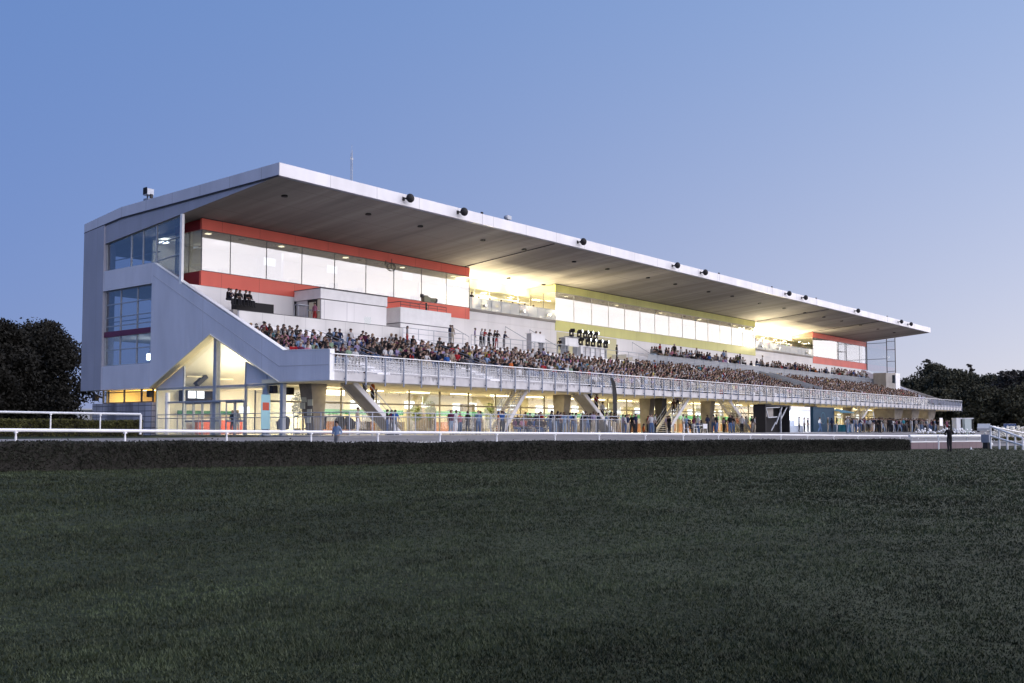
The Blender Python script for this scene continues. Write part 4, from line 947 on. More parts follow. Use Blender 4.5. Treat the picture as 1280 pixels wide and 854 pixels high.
# dark lounge chairs and plants inside the hall front
M['loungechair'] = mat('charcoal_shell', (.05,.05,.06), .5)
def shell_chair(x, y, rz, label):
    r = empty('shell_chair', label, 'chair', (x, y, TZ), rz, 'charcoal shell chairs behind the glass')
    s = MB(); n = 8
    for i in range(n):
        a0 = math.pi*(-.15+1.3*i/n); a1 = math.pi*(-.15+1.3*(i+1)/n); h0 = .55+.4*math.sin(max(0,min(math.pi,a0))); h1 = .55+.4*math.sin(max(0,min(math.pi,a1)))
        s.add([(.32*math.cos(a0),.30*math.sin(a0),.4),(.32*math.cos(a1),.30*math.sin(a1),.4),(.40*math.cos(a1),.36*math.sin(a1),h1+.35),(.40*math.cos(a0),.36*math.sin(a0),h0+.35)],[(0,1,2,3)])
    s.build('backrest', M['loungechair'], r); MB().tube((0,0,.38),(0,0,.46),.33,14).build('seat', M['loungechair'], r); MB().tube((0,0,0),(0,0,.38),.05,8).tube((0,0,0),(0,0,.04),.25,12).build('leg', M['galv'], r)
for i, px in enumerate((334, 358, 386, 408, 424, 431, 438)):
    x = at(px, 530, Y=5.6)[0]; shell_chair(max(x, .9), 5.6 + .5*(i % 2), 2.6 + .6*i, '%s charcoal shell chair from the grey end, behind the terrace railing' % ordn(i+1))
def potted(x, y, h, label, seed):
    r = empty('potted_tree', label, 'plant', (x, y, TZ), group='potted plants in the lit hall'); g = np.random.default_rng(seed)
    MB().tube((0,0,0),(0,0,.45),.2,12,r2=.26).build('pot', M['concrete'], r); MB().tube((0,0,.45),(0,0,h*.75),.03,6).build('trunk', M['darkmetal'], r)
    c = g.normal(size=(700,3)); c /= np.linalg.norm(c,axis=1)[:,None]; c *= (g.random(700)**.4)[:,None]*np.array([.5,.5,h*.32])
    V, F = leaf_cloud(c + np.array([0,0,h*.72]), .07); np_mesh('crown', V, F, None, M['pleaf'], parent=r)
M['pleaf'] = mat('bright_indoor_leaf', (.20,.26,.05), .5, nscale=3, namt=.3)
for i, (px, y, h) in enumerate(((372, 8.2, 2.9), (538, 8.0, 2.6), (520, 8.3, 2.3), (612, 8.2, 2.6), (760, 8.4, 2.4))): potted(at(px, 530, Y=y)[0], y, h, '%s potted green tree from the grey end, inside the lit hall' % ordn(i+1), i)
# poster stand
r = empty('poster_stand', 'pale blue upright poster stand behind the tapered fin', 'poster', (at(332, 530, Y=4.4)[0], 4.4, TZ)); MB().box(-.35,.35,0,.03,.4,2.6).build('poster', mat('pale_blue_poster', (.35,.60,.66), .5), r); MB().box(-.25,.25,-.008,-.002,1.6,2.1).build('print', M['redcounter'], r); MB().box(-.3,.3,-.15,.2,0,.06).tube((0,.05,0),(0,.05,2.5),.025).build('stand', M['galv'], r)

# ------------------------------------------------------------------ right-hand end of the course
wl0, wl1 = at(1139, 563, D=79), at(1228, 562.5, D=84)
dv = (wl1 - wl0)[:2]; Lw = float(np.linalg.norm(dv)); az = math.atan2(dv[1], dv[0])
r = empty('water_jump_wall', 'low mauve panel wall with a white padded rail at the end of the hedge', 'low wall', (wl0[0], wl0[1], 0), az)
MB().box(0, Lw, 0, .15, 0, .52).build('panel', panel_mat('mauve_panel', (.20,.14,.16), 0, .95, .04, (.12,.09,.10)), r)
MB().box(0, Lw, -.03, .18, .53, .62).build('coping', M['whitepaint'], r)
MB().tube((-.05,.1,1.02), (Lw+.3,.1,1.0), .12, 10).build('padded_rail', M['whitepaint'], r)
for k in range(6): MB().tube((.2+k*Lw/5.2,.1,.6),(.2+k*Lw/5.2,.1,1.0),.04,6).build('post', M['galv'], r)
p = at(1173.5, 563.5, D=78); r = empty('marker_post', 'thin white post in front of the mauve wall', 'post', (p[0], p[1], 0)); MB().tube((0,0,0),(0,0,1.0),.055,8).build('post', M['whitepaint'], r); MB().box(-.12,.12,-.06,.06,1.001,1.08).build('cap', M['whitepaint'], r)
# two sloping white rails (end gate)
q0, q1 = at(1238, 533, D=80), at(1279, 548, D=76); q0b, q1b = at(1238, 545, D=80), at(1279, 557, D=76)
r = empty('end_gate', 'white end gate of two sloping rails on upright posts', 'gate', (q0[0], q0[1], 0))
def rl(p): return (p[0]-q0[0], p[1]-q0[1], p[2])
MB().tube(rl(q0), rl(q1), .075, 8).build('rail', M['whitepaint'], r); MB().tube(rl(q0b), rl(q1b), .075, 8).build('rail', M['whitepaint'], r)
q2, q3 = at(1238, 533, D=80), at(1300, 545.5, D=88); MB().tube(rl(q2), rl(q3), .06, 8).build('rail', M['whitepaint'], r)
for t in (0.0, .27, .52, .76, .98):
    a = q0*(1-t) + q1*t; MB().tube((a[0]-q0[0], a[1]-q0[1], 0), rl(a), .07, 8).build('post', M['whitepaint'], r)
p = at(1233, 560, D=81); r = empty('equipment_box', 'blue grey equipment box with a white lamp beside the end gate', 'box', (p[0], p[1], 0)); MB().box(-.35,.35,-.3,.3,.5,1.15).build('box', M['bluesteel'], r); MB().box(-.3,-.2,-.2,.2,0,.5).box(.2,.3,-.2,.2,0,.5).build_split('leg', M['darkmetal'], r); MB().ball((.45,-.25,.35),.16,8,6).build('lamp', M['whitepaint'], r)
p = at(1214, 562, D=77); r = empty('marker_cone', 'tiny white cone on the grass in front of the mauve wall', 'cone', (p[0], p[1], 0)); MB().tube((0,0,0),(0,0,.22),.09,10,r2=.02).build('cone', M['whitepaint'], r); MB().box(-.12,.12,-.12,.12,0,.02).build('base', M['whitepaint'], r)
# white cabins
for i, (xa, xb, d_) in enumerate(((1196, 1203.5, 124), (1206.5, 1217, 124))):
    a, b = at(xa, 543, D=d_), at(xb, 543, D=d_); dv = (b-a)[:2]
    r = empty('toilet_cabin', ('narrow white panel cabin left of its pair', 'wider pale green cabin with dark door edges')[i], 'cabin', (a[0], a[1], .7), math.atan2(dv[1], dv[0])); wl_ = float(np.linalg.norm(dv))
    MB().box(0, wl_, 0, 1.3, 0, 2.15).build('wall', M['whitepaint'] if i == 0 else mat('pale_green_panel', (.55,.62,.60), .5), r); MB().box(-.04, wl_+.04, -.05, 1.35, 2.151, 2.24).build('roof', M['whitepaint'], r)
    MB().box(wl_-.22, wl_-.02, -.03, -.002, .05, 2.1).build('door_edge', M['black'], r)
# flower bed
p0, p1 = at(1246, 550, D=98), at(1296, 550, D=104)
r = empty('flower_bed', 'clipped green bed full of pale cream flowers beyond the end gate', 'flower bed', (p0[0], p0[1], .1)); dv = (p1-p0); nfl = 1500
Pt = np.outer(rng.random(nfl), dv) ; Pt[:,0] += rng.normal(0,.35,nfl); Pt[:,1] += rng.normal(0,.5,nfl); Pt[:,2] = .35 + rng.random(nfl)*.35
V, F = leaf_cloud(Pt, .10); np_mesh('leaves', V, F, None, M['hedge2'], parent=r)
nb = 420; Pb = np.outer(rng.random(nb), dv); Pb[:,0] += rng.normal(0,.3,nb); Pb[:,1] += rng.normal(0,.5,nb); Pb[:,2] = .75 + rng.random(nb)**1.5*1.0
mb = MB()
for q in Pb: mb.ball(tuple(q), (.06+.08*rng.random()), 6, 4)
mb.build('blooms', mat('cream_petals', (.80,.77,.68), .7, nscale=4, namt=.15), r)['kind'] = 'stuff'
p0, p1 = at(1146, 543, D=118), at(1215, 544, D=122); r = empty('flower_bed', 'row of white flowers behind the man in black', 'flower bed', (p0[0], p0[1], .55)); dv = p1 - p0; mb = MB()
V, F = leaf_cloud(np.column_stack([np.outer(rng.random(500), dv)[:, :2] + rng.normal(0,.2,(500,2)), .1+.5*rng.random(500)]), .10); np_mesh('leaves', V, F, None, M['hedge2'], parent=r)
for q in range(70):
    t = rng.random(); mb.ball((dv[0]*t+rng.normal()*.2, dv[1]*t+rng.normal()*.2, .55+.5*rng.random()**2), .13, 6, 4)
mb.build('blooms', M['whitepaint'], r)['kind'] = 'stuff'
# parked cars seen beyond the rail
def car(p, rz, colr, label):
    r = empty('parked_car', label, 'car', tuple(p), rz, 'cars parked beyond the course')
    body = [(-2.1,.35),(-2.15,.75),(-1.95,.95),(-1.2,1.0),(-.75,1.42),(.75,1.45),(1.45,1.02),(2.0,.9),(2.15,.6),(2.1,.35)]
    s = MB(); n = len(body); v = [(x,-.85,z) for x,z in body]+[(x,.85,z) for x,z in body]
    s.add(v, [tuple(range(n)), tuple(range(2*n-1,n-1,-1))]+[(i,n+i,n+(i+1)%n,(i+1)%n) for i in range(n)]); s.build('body', colr, r)
    s = MB(); g = [(-1.1,1.03),(-.72,1.36),(.7,1.38),(1.25,1.04)]
    for y in (-.856,.856): s.add([(x,y,z) for x,z in g],[(0,1,2,3)])
    s.build('window', M['black'], r)
    for x in (-1.35,1.35):
        for y in (-.8,.8): MB().tube((x,y-.1,.32),(x,y+.1,.32),.32,14).build('wheel', M['black'], r)
CB = mat('blue_car_paint', (.05,.07,.14), .25, .5); CW = mat('silver_car_paint', (.45,.47,.50), .25, .5)
car(at(1168, 532, D=150) * np.array([1,1,0]) + np.array([0,0,.9]), .3, CB, 'dark blue parked car left of the white cabins')
car(at(1230, 530, D=150) * np.array([1,1,0]) + np.array([0,0,.9]), .2, CW, 'silver parked car right of the white cabins')
car(at(1262, 530, D=150) * np.array([1,1,0]) + np.array([0,0,.9]), .25, CB, 'dark blue parked car at the right edge, under the trees')
p = at(1176, 524, D=140); r = empty('notice_board', 'small white notice board behind the rail left of the cabins', 'board', (p[0], p[1], .8)); MB().box(-.5,.9,0,.05,1.2,2.3).build('board', M['whitepaint'], r); MB().tube((-.3,.06,0),(-.3,.06,1.3),.04).tube((.7,.06,0),(.7,.06,1.3),.04).build_split('leg', M['galv'], r)
# low pale buildings far to the left
for i, (xa, xb, yt, d_, lab) in enumerate(((70, 118, 511, 150, 'distant low pale building under the dark tree'), (112, 200, 514.5, 120, 'distant flat shed with one small lit window'))):
    a, b = at(xa, 530, D=d_), at(xb, 530, D=d_); top = at(xa, yt, D=d_)[2]; dv = (b-a)[:2]; wl_ = float(np.linalg.norm(dv))
    r = empty('low_building', lab, 'building', (a[0], a[1], .8), math.atan2(dv[1], dv[0])); MB().box(0, wl_, 0, 8, 0, top-1.0).build('wall', M['whitepaint'], r)
    MB().box(-.4, wl_+.4, -.5, 8.4, top-1.0+.001, top-.8).build('roof', M['bluesteel'] if i else M['whitepaint'], r)
    if i: MB().box(.25,1.0,-.03,-.002,.5,1.6).build('window', M['warmlamp'], r)

# ------------------------------------------------------------------ trees
def leafmat(n, c): return mat(n, c, .75, .1, nscale=.35, namt=.5)
M['leafL'] = leafmat('dark_broadleaf', (.024,.023,.019)); M['leafR'] = leafmat('dusk_broadleaf', (.052,.052,.035)); M['leafC'] = leafmat('cedar_needles', (.050,.045,.040)); M['bark'] = mat('bark', (.03,.025,.02), .9, nscale=2)
def tree(p, H, W, label, leafm, nclump, nleaf, lsize, seed, kind='broadleaf_tree', base=.18, group=None, shape=1.0):
    g = np.random.default_rng(seed)
    r = empty(kind, label, 'tree', (p[0], p[1], p[2]), group=group)
    s = MB(); s.tube((0,0,0),(0,0,H*.45),.035*H*.6,8,r2=.018*H*.6); s.tube((0,0,H*.45),(.02*H,0,H*.8),.018*H*.6,8,r2=.006*H)
    cl = []
    for i in range(nclump):
        t = g.random()**.8; z = H*(base + (1-base)*t*.94); rad = W*.5*math.sin(math.pi*min(1,max(.06,(.12+.86*t)**shape)))**.7
        a = g.random()*2*math.pi; q = rad*math.sqrt(g.random())*.95; cl.append((q*math.cos(a), q*math.sin(a), z, W*(.13+.10*g.random())))
    for c in cl[::max(1,nclump//14)]: s.tube((0,0,max(H*.12,c[2]*.6)), (c[0]*.9,c[1]*.9,c[2]), .010*H, 5, r2=.003*H)
    s.build('trunk', M['bark'], r)
    P = []
    for c in cl:
        m_ = nleaf//nclump; d = g.normal(size=(m_,3)); d /= np.linalg.norm(d,axis=1)[:,None]; d *= (g.random(m_)**.45)[:,None]*c[3]*np.array([1.1,1.1,.8]); P.append(d + np.array(c[:3]))
    V, F = leaf_cloud(np.concatenate(P), lsize); np_mesh('crown', V, F, None, leafm, parent=r)
def cedar(p, H, W, label, seed, lean=0.):
    g = np.random.default_rng(seed); r = empty('cedar_tree', label, 'tree', tuple(p), group='trees beyond the far end'); s = MB(); s.tube((0,0,0),(lean*H,0,H),.03*H*.5,8,r2=.004*H); P = []
    for i in range(26):
        t = .30 + .70*i/25; z = H*t; a = g.random()*6.28; Lb = W*.5*(1.05-t*.8)*(.6+.7*g.random()); e = np.array([math.cos(a)*Lb+lean*z, math.sin(a)*Lb, z+Lb*(.10+.35*g.random())]); b = np.array([lean*z,0,z])
        s.tube(tuple(b), tuple(e), .02*H*.4, 5, r2=.01)
        m_ = int(30+Lb*60); u = g.random(m_)**.8; P.append(b + (e-b)*u[:,None] + g.normal(size=(m_,3))*np.array([.20,.20,.05])*(.5+.22*Lb)*(1.25-u[:,None]))
    s.build('trunk', M['bark'], r); V, F = leaf_cloud(np.concatenate(P), .27); np_mesh('crown', V, F, None, M['leafC'], parent=r)
def tp(px, ytop, D):
    q = at(px, ytop, D=D); z0 = .6; return (q[0], q[1], z0), q[2] - z0
for i, (px, yt, D, wpx, lab) in enumerate(((58, 399, 116, 92, 'large rounded dark tree left of the grey end wall'), (2, 404, 100, 78, 'dark tree cut off by the left edge of the photograph'), (28, 425, 135, 80, 'dark tree filling the gap between the two large left trees'), (-30, 430, 90, 70, 'lower dark tree at the far left edge'))):
    p, H = tp(px, yt, D); tree(p, H, 1.2*wpx*D/FPX, lab, M['leafL'], 110, 30000, .19, 40+i, base=.03, group='trees left of the stand')
right = [(1146,487,225,52,'round broadleaf tree nearest the far end of the stand'),(1166,468,235,46,'tall broadleaf tree behind the balcony end'),(1190,474,215,50,'bushy broadleaf tree above the balcony corner'),(1214,482,225,50,'broad dark tree above the white cabins'),(1240,484,215,54,'broad dark tree above the end gate'),(1268,482,205,56,'dark tree by the right edge of the photograph'),(1292,476,195,50,'tall dark tree cut off by the right edge'),(1180,500,190,48,'lower dark tree right below the balcony end'),(1228,502,185,60,'low spreading tree behind the white cabins'),(1272,500,180,60,'low spreading tree behind the flower bed'),(1316,480,190,60,'dark tree past the right edge, partly showing')]
for i, (px, yt, D, wpx, lab) in enumerate(right):
    p, H = tp(px, yt-13, D); tree(p, H, 1.35*wpx*D/FPX, lab, M['leafR'] if i in (0,2,7) else M['leafC'] if i in (5,6) else M['leafR'], 60, 17000, .29, 60+i, base=.02, group='trees beyond the far end')
for i, (px, yt, D, wpx, lean, lab) in enumerate(((1156,450,245,44,.22,'leaning cedar whose tip rises highest beyond the balcony end'),(1214,457,240,34,-.02,'spiky cedar top in the middle of the right tree group'),(1250,465,235,34,.03,'cedar with ragged top above the end gate'),(1277,468,225,30,0.,'cedar with flat top at the right edge'))):
    p, H = tp(px, yt, D); cedar(p, H, wpx*D/FPX, lab, 80+i, lean)
# ------------------------------------------------------------------ people
TOPS = {'black': (.018,.017,.02), 'dark grey': (.06,.06,.065), 'navy': (.02,.03,.08), 'white': (.72,.72,.74), 'light blue': (.28,.40,.62), 'blue': (.04,.13,.42), 'red': (.45,.03,.04),
        'pink': (.60,.25,.36), 'plum': (.14,.03,.08), 'brown': (.12,.07,.05), 'olive': (.13,.13,.07), 'beige': (.50,.42,.33), 'lilac': (.40,.33,.55), 'teal': (.04,.30,.40), 'yellow': (.70,.58,.12), 'orange': (.65,.18,.05), 'grey': (.28,.28,.30), 'green': (.30,.42,.30)}
TW = {'black': 30, 'dark grey': 14, 'navy': 10, 'white': 20, 'light blue': 4, 'blue': 1.5, 'red': 4, 'pink': 4, 'plum': 4, 'brown': 3.5, 'olive': 3, 'beige': 3.5, 'lilac': 5, 'teal': 1, 'yellow': 1, 'orange': .8, 'grey': 7, 'green': 1.5}
BOT = {'dark': (.03,.03,.035), 'blue denim': (.08,.13,.25), 'pale denim': (.25,.33,.45), 'grey': (.18,.18,.19), 'beige': (.42,.36,.28), 'white': (.68,.68,.70), 'red': (.40,.05,.05)}
BW = {'dark': 10, 'blue denim': 8, 'pale denim': 3, 'grey': 4, 'beige': 4, 'white': 2, 'red': .5}
SKIN = [(.32,.21,.165), (.27,.17,.13), (.16,.10,.075), (.36,.255,.21)]
HAIR = {'black': (.012,.010,.010), 'dark brown': (.035,.02,.014), 'brown': (.09,.05,.03), 'fair': (.33,.23,.12), 'grey': (.35,.34,.33)}
HW = {'black': 8, 'dark brown': 9, 'brown': 5, 'fair': 2, 'grey': 1.6}
MT = {k: mat('%s_cloth' % k.replace(' ', '_'), tuple(q*.62 for q in v), .85, .1) for k, v in TOPS.items()}
MBt = {k: mat('%s_trousers' % k.replace(' ', '_'), v, .85, .1) for k, v in BOT.items()}
MS = [mat('skin_tone', c, .6, .25) for c in SKIN]; MH = {k: mat('%s_hair' % k.replace(' ', '_'), v, .6, .2) for k, v in HAIR.items()}
MSH = mat('dark_shoes', (.03,.028,.028), .6)
def pick(wd): k = list(wd); ww = np.array([wd[a] for a in k], float); return k[rng.choice(len(k), p=ww/ww.sum())]
def skeleton(pose):
    """joints: name -> (pos, radius, zone); person faces -y, origin on the floor under the hips"""
    J = {}
    def j(n, p, r, z): J[n] = (Vector(p), r, z)
    sit = pose.startswith('sit')
    hz = .50 if sit else .93
    ln = {'sit_lean': -.10, 'sit_clap': -.04, 'sit': .03, 'sit_turn': .0, 'lean': -.14}.get(pose, 0.)
    j('pelvis', (0,.02,hz+.03), .135, 'b'); j('belly', (0,.01+ln*.35,hz+.20), .125, 't'); j('chest', (0,ln*.8,hz+.40), .145, 't')
    j('neck', (0,ln-.0,hz+.56), .055, 's'); j('head', (0,ln-.025,hz+.66), .088, 's'); j('crown', (0,ln-.02,hz+.755), .080, 's'); j('nose', (0,ln-.125,hz+.68), .016, 's')
    for s, sx in (('l', 1), ('r', -1)):
        j('sh'+s, (sx*.17, ln+.01, hz+.49), .066, 't')
        if pose == 'sit_clap': el, wr, ha = (sx*.24, ln-.10, hz+.24), (sx*.10, ln-.30, hz+.36), (sx*.025, ln-.36, hz+.43)
        elif pose == 'sit_lean': el, wr, ha = (sx*.22, ln-.14, hz+.22), (sx*.13, -.38, hz+.17), (sx*.04, -.42, hz+.24)
        elif pose in ('sit', 'sit_turn'): el, wr, ha = (sx*.25, ln+.02, hz+.23), (sx*.15, ln-.20, hz+.13), (sx*.07, ln-.29, hz+.13)
        elif pose == 'lean': el, wr, ha = (sx*.24, ln-.10, hz+.24), (sx*.14, ln-.32, hz+.20), (sx*.06, ln-.40, hz+.20)
        elif pose == 'cross': el, wr, ha = (sx*.24, -.02, hz+.24), (-sx*.02, -.20, hz+.28), (-sx*.11, -.20, hz+.30)
        elif pose == 'hips': el, wr, ha = (sx*.36, .05, hz+.28), (sx*.22, -.03, hz+.10), (sx*.15, -.06, hz+.05)
        elif pose == 'raise': el, wr, ha = (sx*.30, -.02, hz+.58), (sx*.16, -.04, hz+.78), (sx*.09, -.03, hz+.84)
        elif pose == 'suit': el, wr, ha = (sx*.33, -.0, hz+.27), (sx*.19, -.15, hz+.20), (sx*.08, -.20, hz+.20)
        elif pose == 'walk': el, wr, ha = (sx*.23, .04, hz+.22), (sx*.16, -.14, hz+.10), (sx*.10, -.22, hz+.12)
        else: el, wr, ha = (sx*.24, .02, hz+.22), (sx*.25, -.05, hz+.0), (sx*.25, -.08, hz-.09)
        j('el'+s, el, .048, 't'); j('wr'+s, wr, .033, 's'); j('ha'+s, ha, .038, 's')
        j('hip'+s, (sx*.09, .01, hz-.02), .095, 'b')
        if sit: j('kn'+s, (sx*.12, -.42, .50), .068, 'b'); j('an'+s, (sx*.12, -.40, .09), .045, 'b'); j('to'+s, (sx*.13, -.56, .04), .04, 'f')
        elif pose == 'walk': j('kn'+s, (sx*.08, -.06-.14*sx, .50), .066, 'b'); j('an'+s, (sx*.08, .02-.26*sx, .10), .045, 'b'); j('to'+s, (sx*.09, -.12-.26*sx, .05), .04, 'f')
        else: j('kn'+s, (sx*.11, -.02, .50), .066, 'b'); j('an'+s, (sx*.12, .03, .09), .045, 'b'); j('to'+s, (sx*.14, -.12, .04), .042, 'f')
    if pose == 'suit':
        for n, k_ in (('belly',1.28),('chest',1.2),('pelvis',1.32),('shl',1.2),('shr',1.2),('ell',1.25),('elr',1.25),('hipl',1.15),('hipr',1.15)): J[n] = (J[n][0], J[n][1]*k_, 't' if n in ('pelvis',) else J[n][2])
        for s, sx in (('l',1),('r',-1)): J['kn'+s] = (Vector((sx*.09,-.01,.5)), .085, 'b'); J['an'+s] = (Vector((sx*.09,.03,.09)), .06, 'b'); J['wr'+s] = (J['wr'+s][0], .045, 't')
    E = [('pelvis','belly'),('belly','chest'),('chest','neck'),('neck','head'),('head','crown'),('head','nose')]
    for s in 'lr': E += [('chest','sh'+s),('sh'+s,'el'+s),('el'+s,'wr'+s),('wr'+s,'ha'+s),('pelvis','hip'+s),('hip'+s,'kn'+s),('kn'+s,'an'+s),('an'+s,'to'+s)]
    return J, E
def grow(pose, lod):
    J, E = skeleton(pose); names = list(J)
    me = bpy.data.meshes.new('grow'); me.from_pydata([J[n][0] for n in names], [(names.index(a), names.index(b)) for a, b in E], [])
    o = bpy.data.objects.new('grow', me); COL.objects.link(o)
    md = o.modifiers.new('s', 'SKIN'); md.use_smooth_shade = True; md.branch_smoothing = .3
    sv = me.skin_vertices[0].data
    for i, n in enumerate(names): sv[i].radius = (J[n][1], J[n][1]*(.78 if n in ('belly','chest','pelvis') else 1)); sv[i].use_root = (n == 'pelvis')
    if lod: sb = o.modifiers.new('u', 'SUBSURF'); sb.levels = lod; sb.render_levels = lod
    dg = bpy.context.evaluated_depsgraph_get(); ev = o.evaluated_get(dg); m2 = bpy.data.meshes.new_from_object(ev)
    bpy.data.objects.remove(o); bpy.data.meshes.remove(me)
    zone = {'s': 0, 't': 1, 'b': 2, 'f': 3}
    seg = []
    for a, b in E:
        seg.append((J[a][0], J[b][0], J[a][2], J[b][2], a, b))
    mi = []
    for p in m2.polygons:
        c = p.center; best = None
        for pa, pb, za, zb, na, nb in seg:
            d = pb - pa; t = max(0, min(1, (c - pa).dot(d) / max(d.length_squared, 1e-9))); r0 = J[na][1]*(1-t) + J[nb][1]*t
            dist = (c - (pa + d*t)).length / r0
            if best is None or dist < best[0]:
                cut = .62 if na.startswith('el') else .5 if na != 'chest' or nb != 'neck' else .45
                z = za if t < cut else zb
                if na.startswith('sh'): z = 't'
                if na.startswith('el') and pose in ('sit', 'lean', 'stand', 'hips'): z = 's' if t > .1 else 't'
                best = (dist, z)
        mi.append(zone[best[1]])
    p0 = J['head'][0]
    return m2, mi, p0
POSES = ['sit', 'sit_lean', 'sit_clap', 'sit_turn', 'stand', 'lean', 'cross', 'hips', 'raise', 'walk', 'suit']
PM = {}
for ps in POSES:
    m2, mi, hp = grow(ps, 1); m2.name = 'person'; m2.materials.clear()
    for q in (MS[0], MT['black'], MBt['dark'], MSH): m2.materials.append(q)
    m2.polygons.foreach_set('material_index', mi); m2.polygons.foreach_set('use_smooth', [True]*len(m2.polygons)); m2.update(); PM[ps] = (m2, hp)
def hair_mesh(long):
    b = MB(); nu, nv = 12, 8; v = []; idx = {}
    for i in range(nv):
        ph = math.pi/2 - i*(math.pi*.62)/(nv-1)
        for k in range(nu):
            t = 2*math.pi*k/nu; y = math.sin(t); z = math.sin(ph); r = math.cos(ph)
            front = max(0, -y); zz = max(z, -.9 + 1.15*front)
            idx[i,k] = len(v); v.append((.098*r*math.cos(t)+1e-4*k, .108*r*y+.012, .052+.098*zz if zz != z else .052+.098*z))
    f = []
    for i in range(nv-1):
        for k in range(nu): f.append((idx[i,k], idx[i+1,k], idx[i+1,(k+1) % nu], idx[i,(k+1) % nu]))
    b.add(v, f, 0, True)
    if long: b.ball((0,.075,-.10), .1, 10, 7, 0, sc=(.95,.5,1.7))
    me = bpy.data.meshes.new('hair'); me.from_pydata(b.v, [], b.f); me.materials.append(MH['black']); me.polygons.foreach_set('use_smooth', b.sm); me.update(); return me
HM = [hair_mesh(False), hair_mesh(True)]
def person(pose, loc, rz, top, bot, hair, label, group=None, skin=None, scale=1., long=None):
    me, hp = PM[pose]; o = bpy.data.objects.new('person', me); COL.objects.link(o); o.location = loc; o.rotation_euler.z = rz; o.scale = (scale,)*3
    sk = MS[rng.integers(len(MS)) if skin is None else skin]
    for i, q in enumerate((sk, MT[top], MBt[bot], MSH)): o.material_slots[i].link = 'OBJECT'; o.material_slots[i].material = q
    h = bpy.data.objects.new('hair', HM[int(rng.random() < .42) if long is None else int(long)]); COL.objects.link(h); h.parent = o; h.location = hp
    h.material_slots[0].link = 'OBJECT'; h.material_slots[0].material = MH[hair]
    tag(o, label, 'person', group); return o
TZP = TZ + .004
def toward(px): return 0.
# --- the man in the dark suit on the grass, seen from behind with his hands at his front
p = at(1187, 565.3, D=70)
person('suit', (p[0], p[1], gz(p[0], p[1])), math.pi+.15+YAW-math.pi/2, 'black', 'dark', 'black', 'person in a dark suit standing on the grass with elbows out, before the mauve wall', skin=1, scale=1.06, long=False)
# --- the walker in the pale blue tee behind the hedge
p = at(421, 549, Y=-11); person('walk', (p[0], -11, gz(p[0], -11)+.08), -1.2, 'light blue', 'grey', 'black', 'person in a pale blue tee walking between the white rail and the terrace', skin=0, scale=1.0, long=False)
# --- people on the terrace (pixel of the feet, distance from the stand, pose, turn, clothes, words that single the person out)
ST = [
 (447,-.6,'stand',.5,'beige','white','dark brown','in beige top and white trousers alone by the first staircase'),
 (484,-.8,'cross',.9,'black','blue denim','dark brown','in black top and blue jeans at the foot of the first staircase'),
 (489.5,-.3,'stand',-.4,'plum','grey','black','in plum top between two friends at the first staircase'),
 (494,-1.0,'stand',2.6,'blue','grey','dark brown','in blue shirt and grey trousers, back turned, at the first staircase'),
 (570,-.2,'stand',0.3,'white','white','brown','in white near the hanging sign, left of the second staircase'),
 (584.5,-.5,'stand',3.0,'black','dark','dark brown','in all black with back turned, left of the second staircase'),
 (627.5,-2.0,'raise',2.7,'blue','dark','dark brown','in blue shirt with raised arms at the second staircase'),
 (623,-1.2,'stand',.6,'orange','beige','brown','in orange top half hidden beside the blue shirt with raised arms'),
 (687.5,-2.5,'lean',.2,'navy','blue denim','black','in navy top leaning on the terrace railing, leftmost of the row'),
 (695,-2.6,'lean',.5,'dark grey','pale denim','black','in dark grey top and pale jeans leaning on the railing'),
 (701,-1.4,'stand',.2,'plum','dark','dark brown','in plum top standing behind the railing leaners'),
 (705.5,-2.5,'stand',2.7,'light blue','pale denim','brown','in light blue shirt and pale jeans, back turned at the railing'),
 (711,-2.4,'lean',.1,'blue','dark','black','in royal blue top leaning on the terrace railing'),
 (716,-1.6,'stand',-.5,'navy','blue denim','dark brown','in navy top behind the royal blue leaner'),
 (720,-2.5,'stand',.4,'white','pale denim','black','in white tee and pale jeans at the terrace railing'),
 (726.5,-2.5,'lean',.0,'black','dark','black','in black dress leaning on the railing, left of a pair'),
 (730.5,-2.3,'lean',-.3,'black','grey','dark brown','in black top leaning on the railing, right of a pair'),
 (738,-2.0,'cross',.6,'black','dark','black','in black dress with long hair before the third staircase'),
 (742,-2.3,'stand',-.2,'lilac','beige','brown','in lilac top and beige trousers before the third staircase'),
 (746,-1.2,'lean',.3,'navy','dark','black','in navy top just under the third staircase'),
 (756,-2.4,'lean',.6,'light blue','grey','dark brown','in light blue shirt leaning near the right end of the railing'),
 (762,-2.5,'lean',.1,'brown','grey','black','in brown top at the railing left of the feather flag'),
 (767,-2.3,'lean',-.2,'dark grey','beige','black','in dark grey top at the railing under the feather flag'),
 (854,-.8,'stand',.4,'white','grey','black','in white tee standing left of the white garden chairs'),
 (884.5,-1.6,'stand',2.8,'navy','dark','dark brown','in dark jacket with back turned, right of the white garden chairs'),
 (999,-2.6,'stand',.3,'black','dark','black','in black standing right of the lit white booth'),
 (1005.5,-2.7,'stand',.1,'white','dark','black','in white shirt standing left of the navy kiosk'),
 (1010,-2.4,'stand',.1,'dark grey','dark','dark brown','in dark grey at the corner of the navy kiosk'),
 (1025,-3.4,'walk',.9,'white','blue denim','dark brown','in white tee and jeans striding before the navy kiosk'),
 (1035,-3.0,'stand',.4,'olive','beige','grey','in olive shirt at the right corner of the navy kiosk'),
 (1040,-2.7,'stand',2.6,'navy','dark','black','in navy jacket queueing under the teal awning'),
 (1046,-3.0,'stand',.5,'black','white','dark brown','in black top and white trousers by the menu board'),
 (1060,-3.4,'stand',.1,'white','white','black','all in white right of the teal awning'),
]
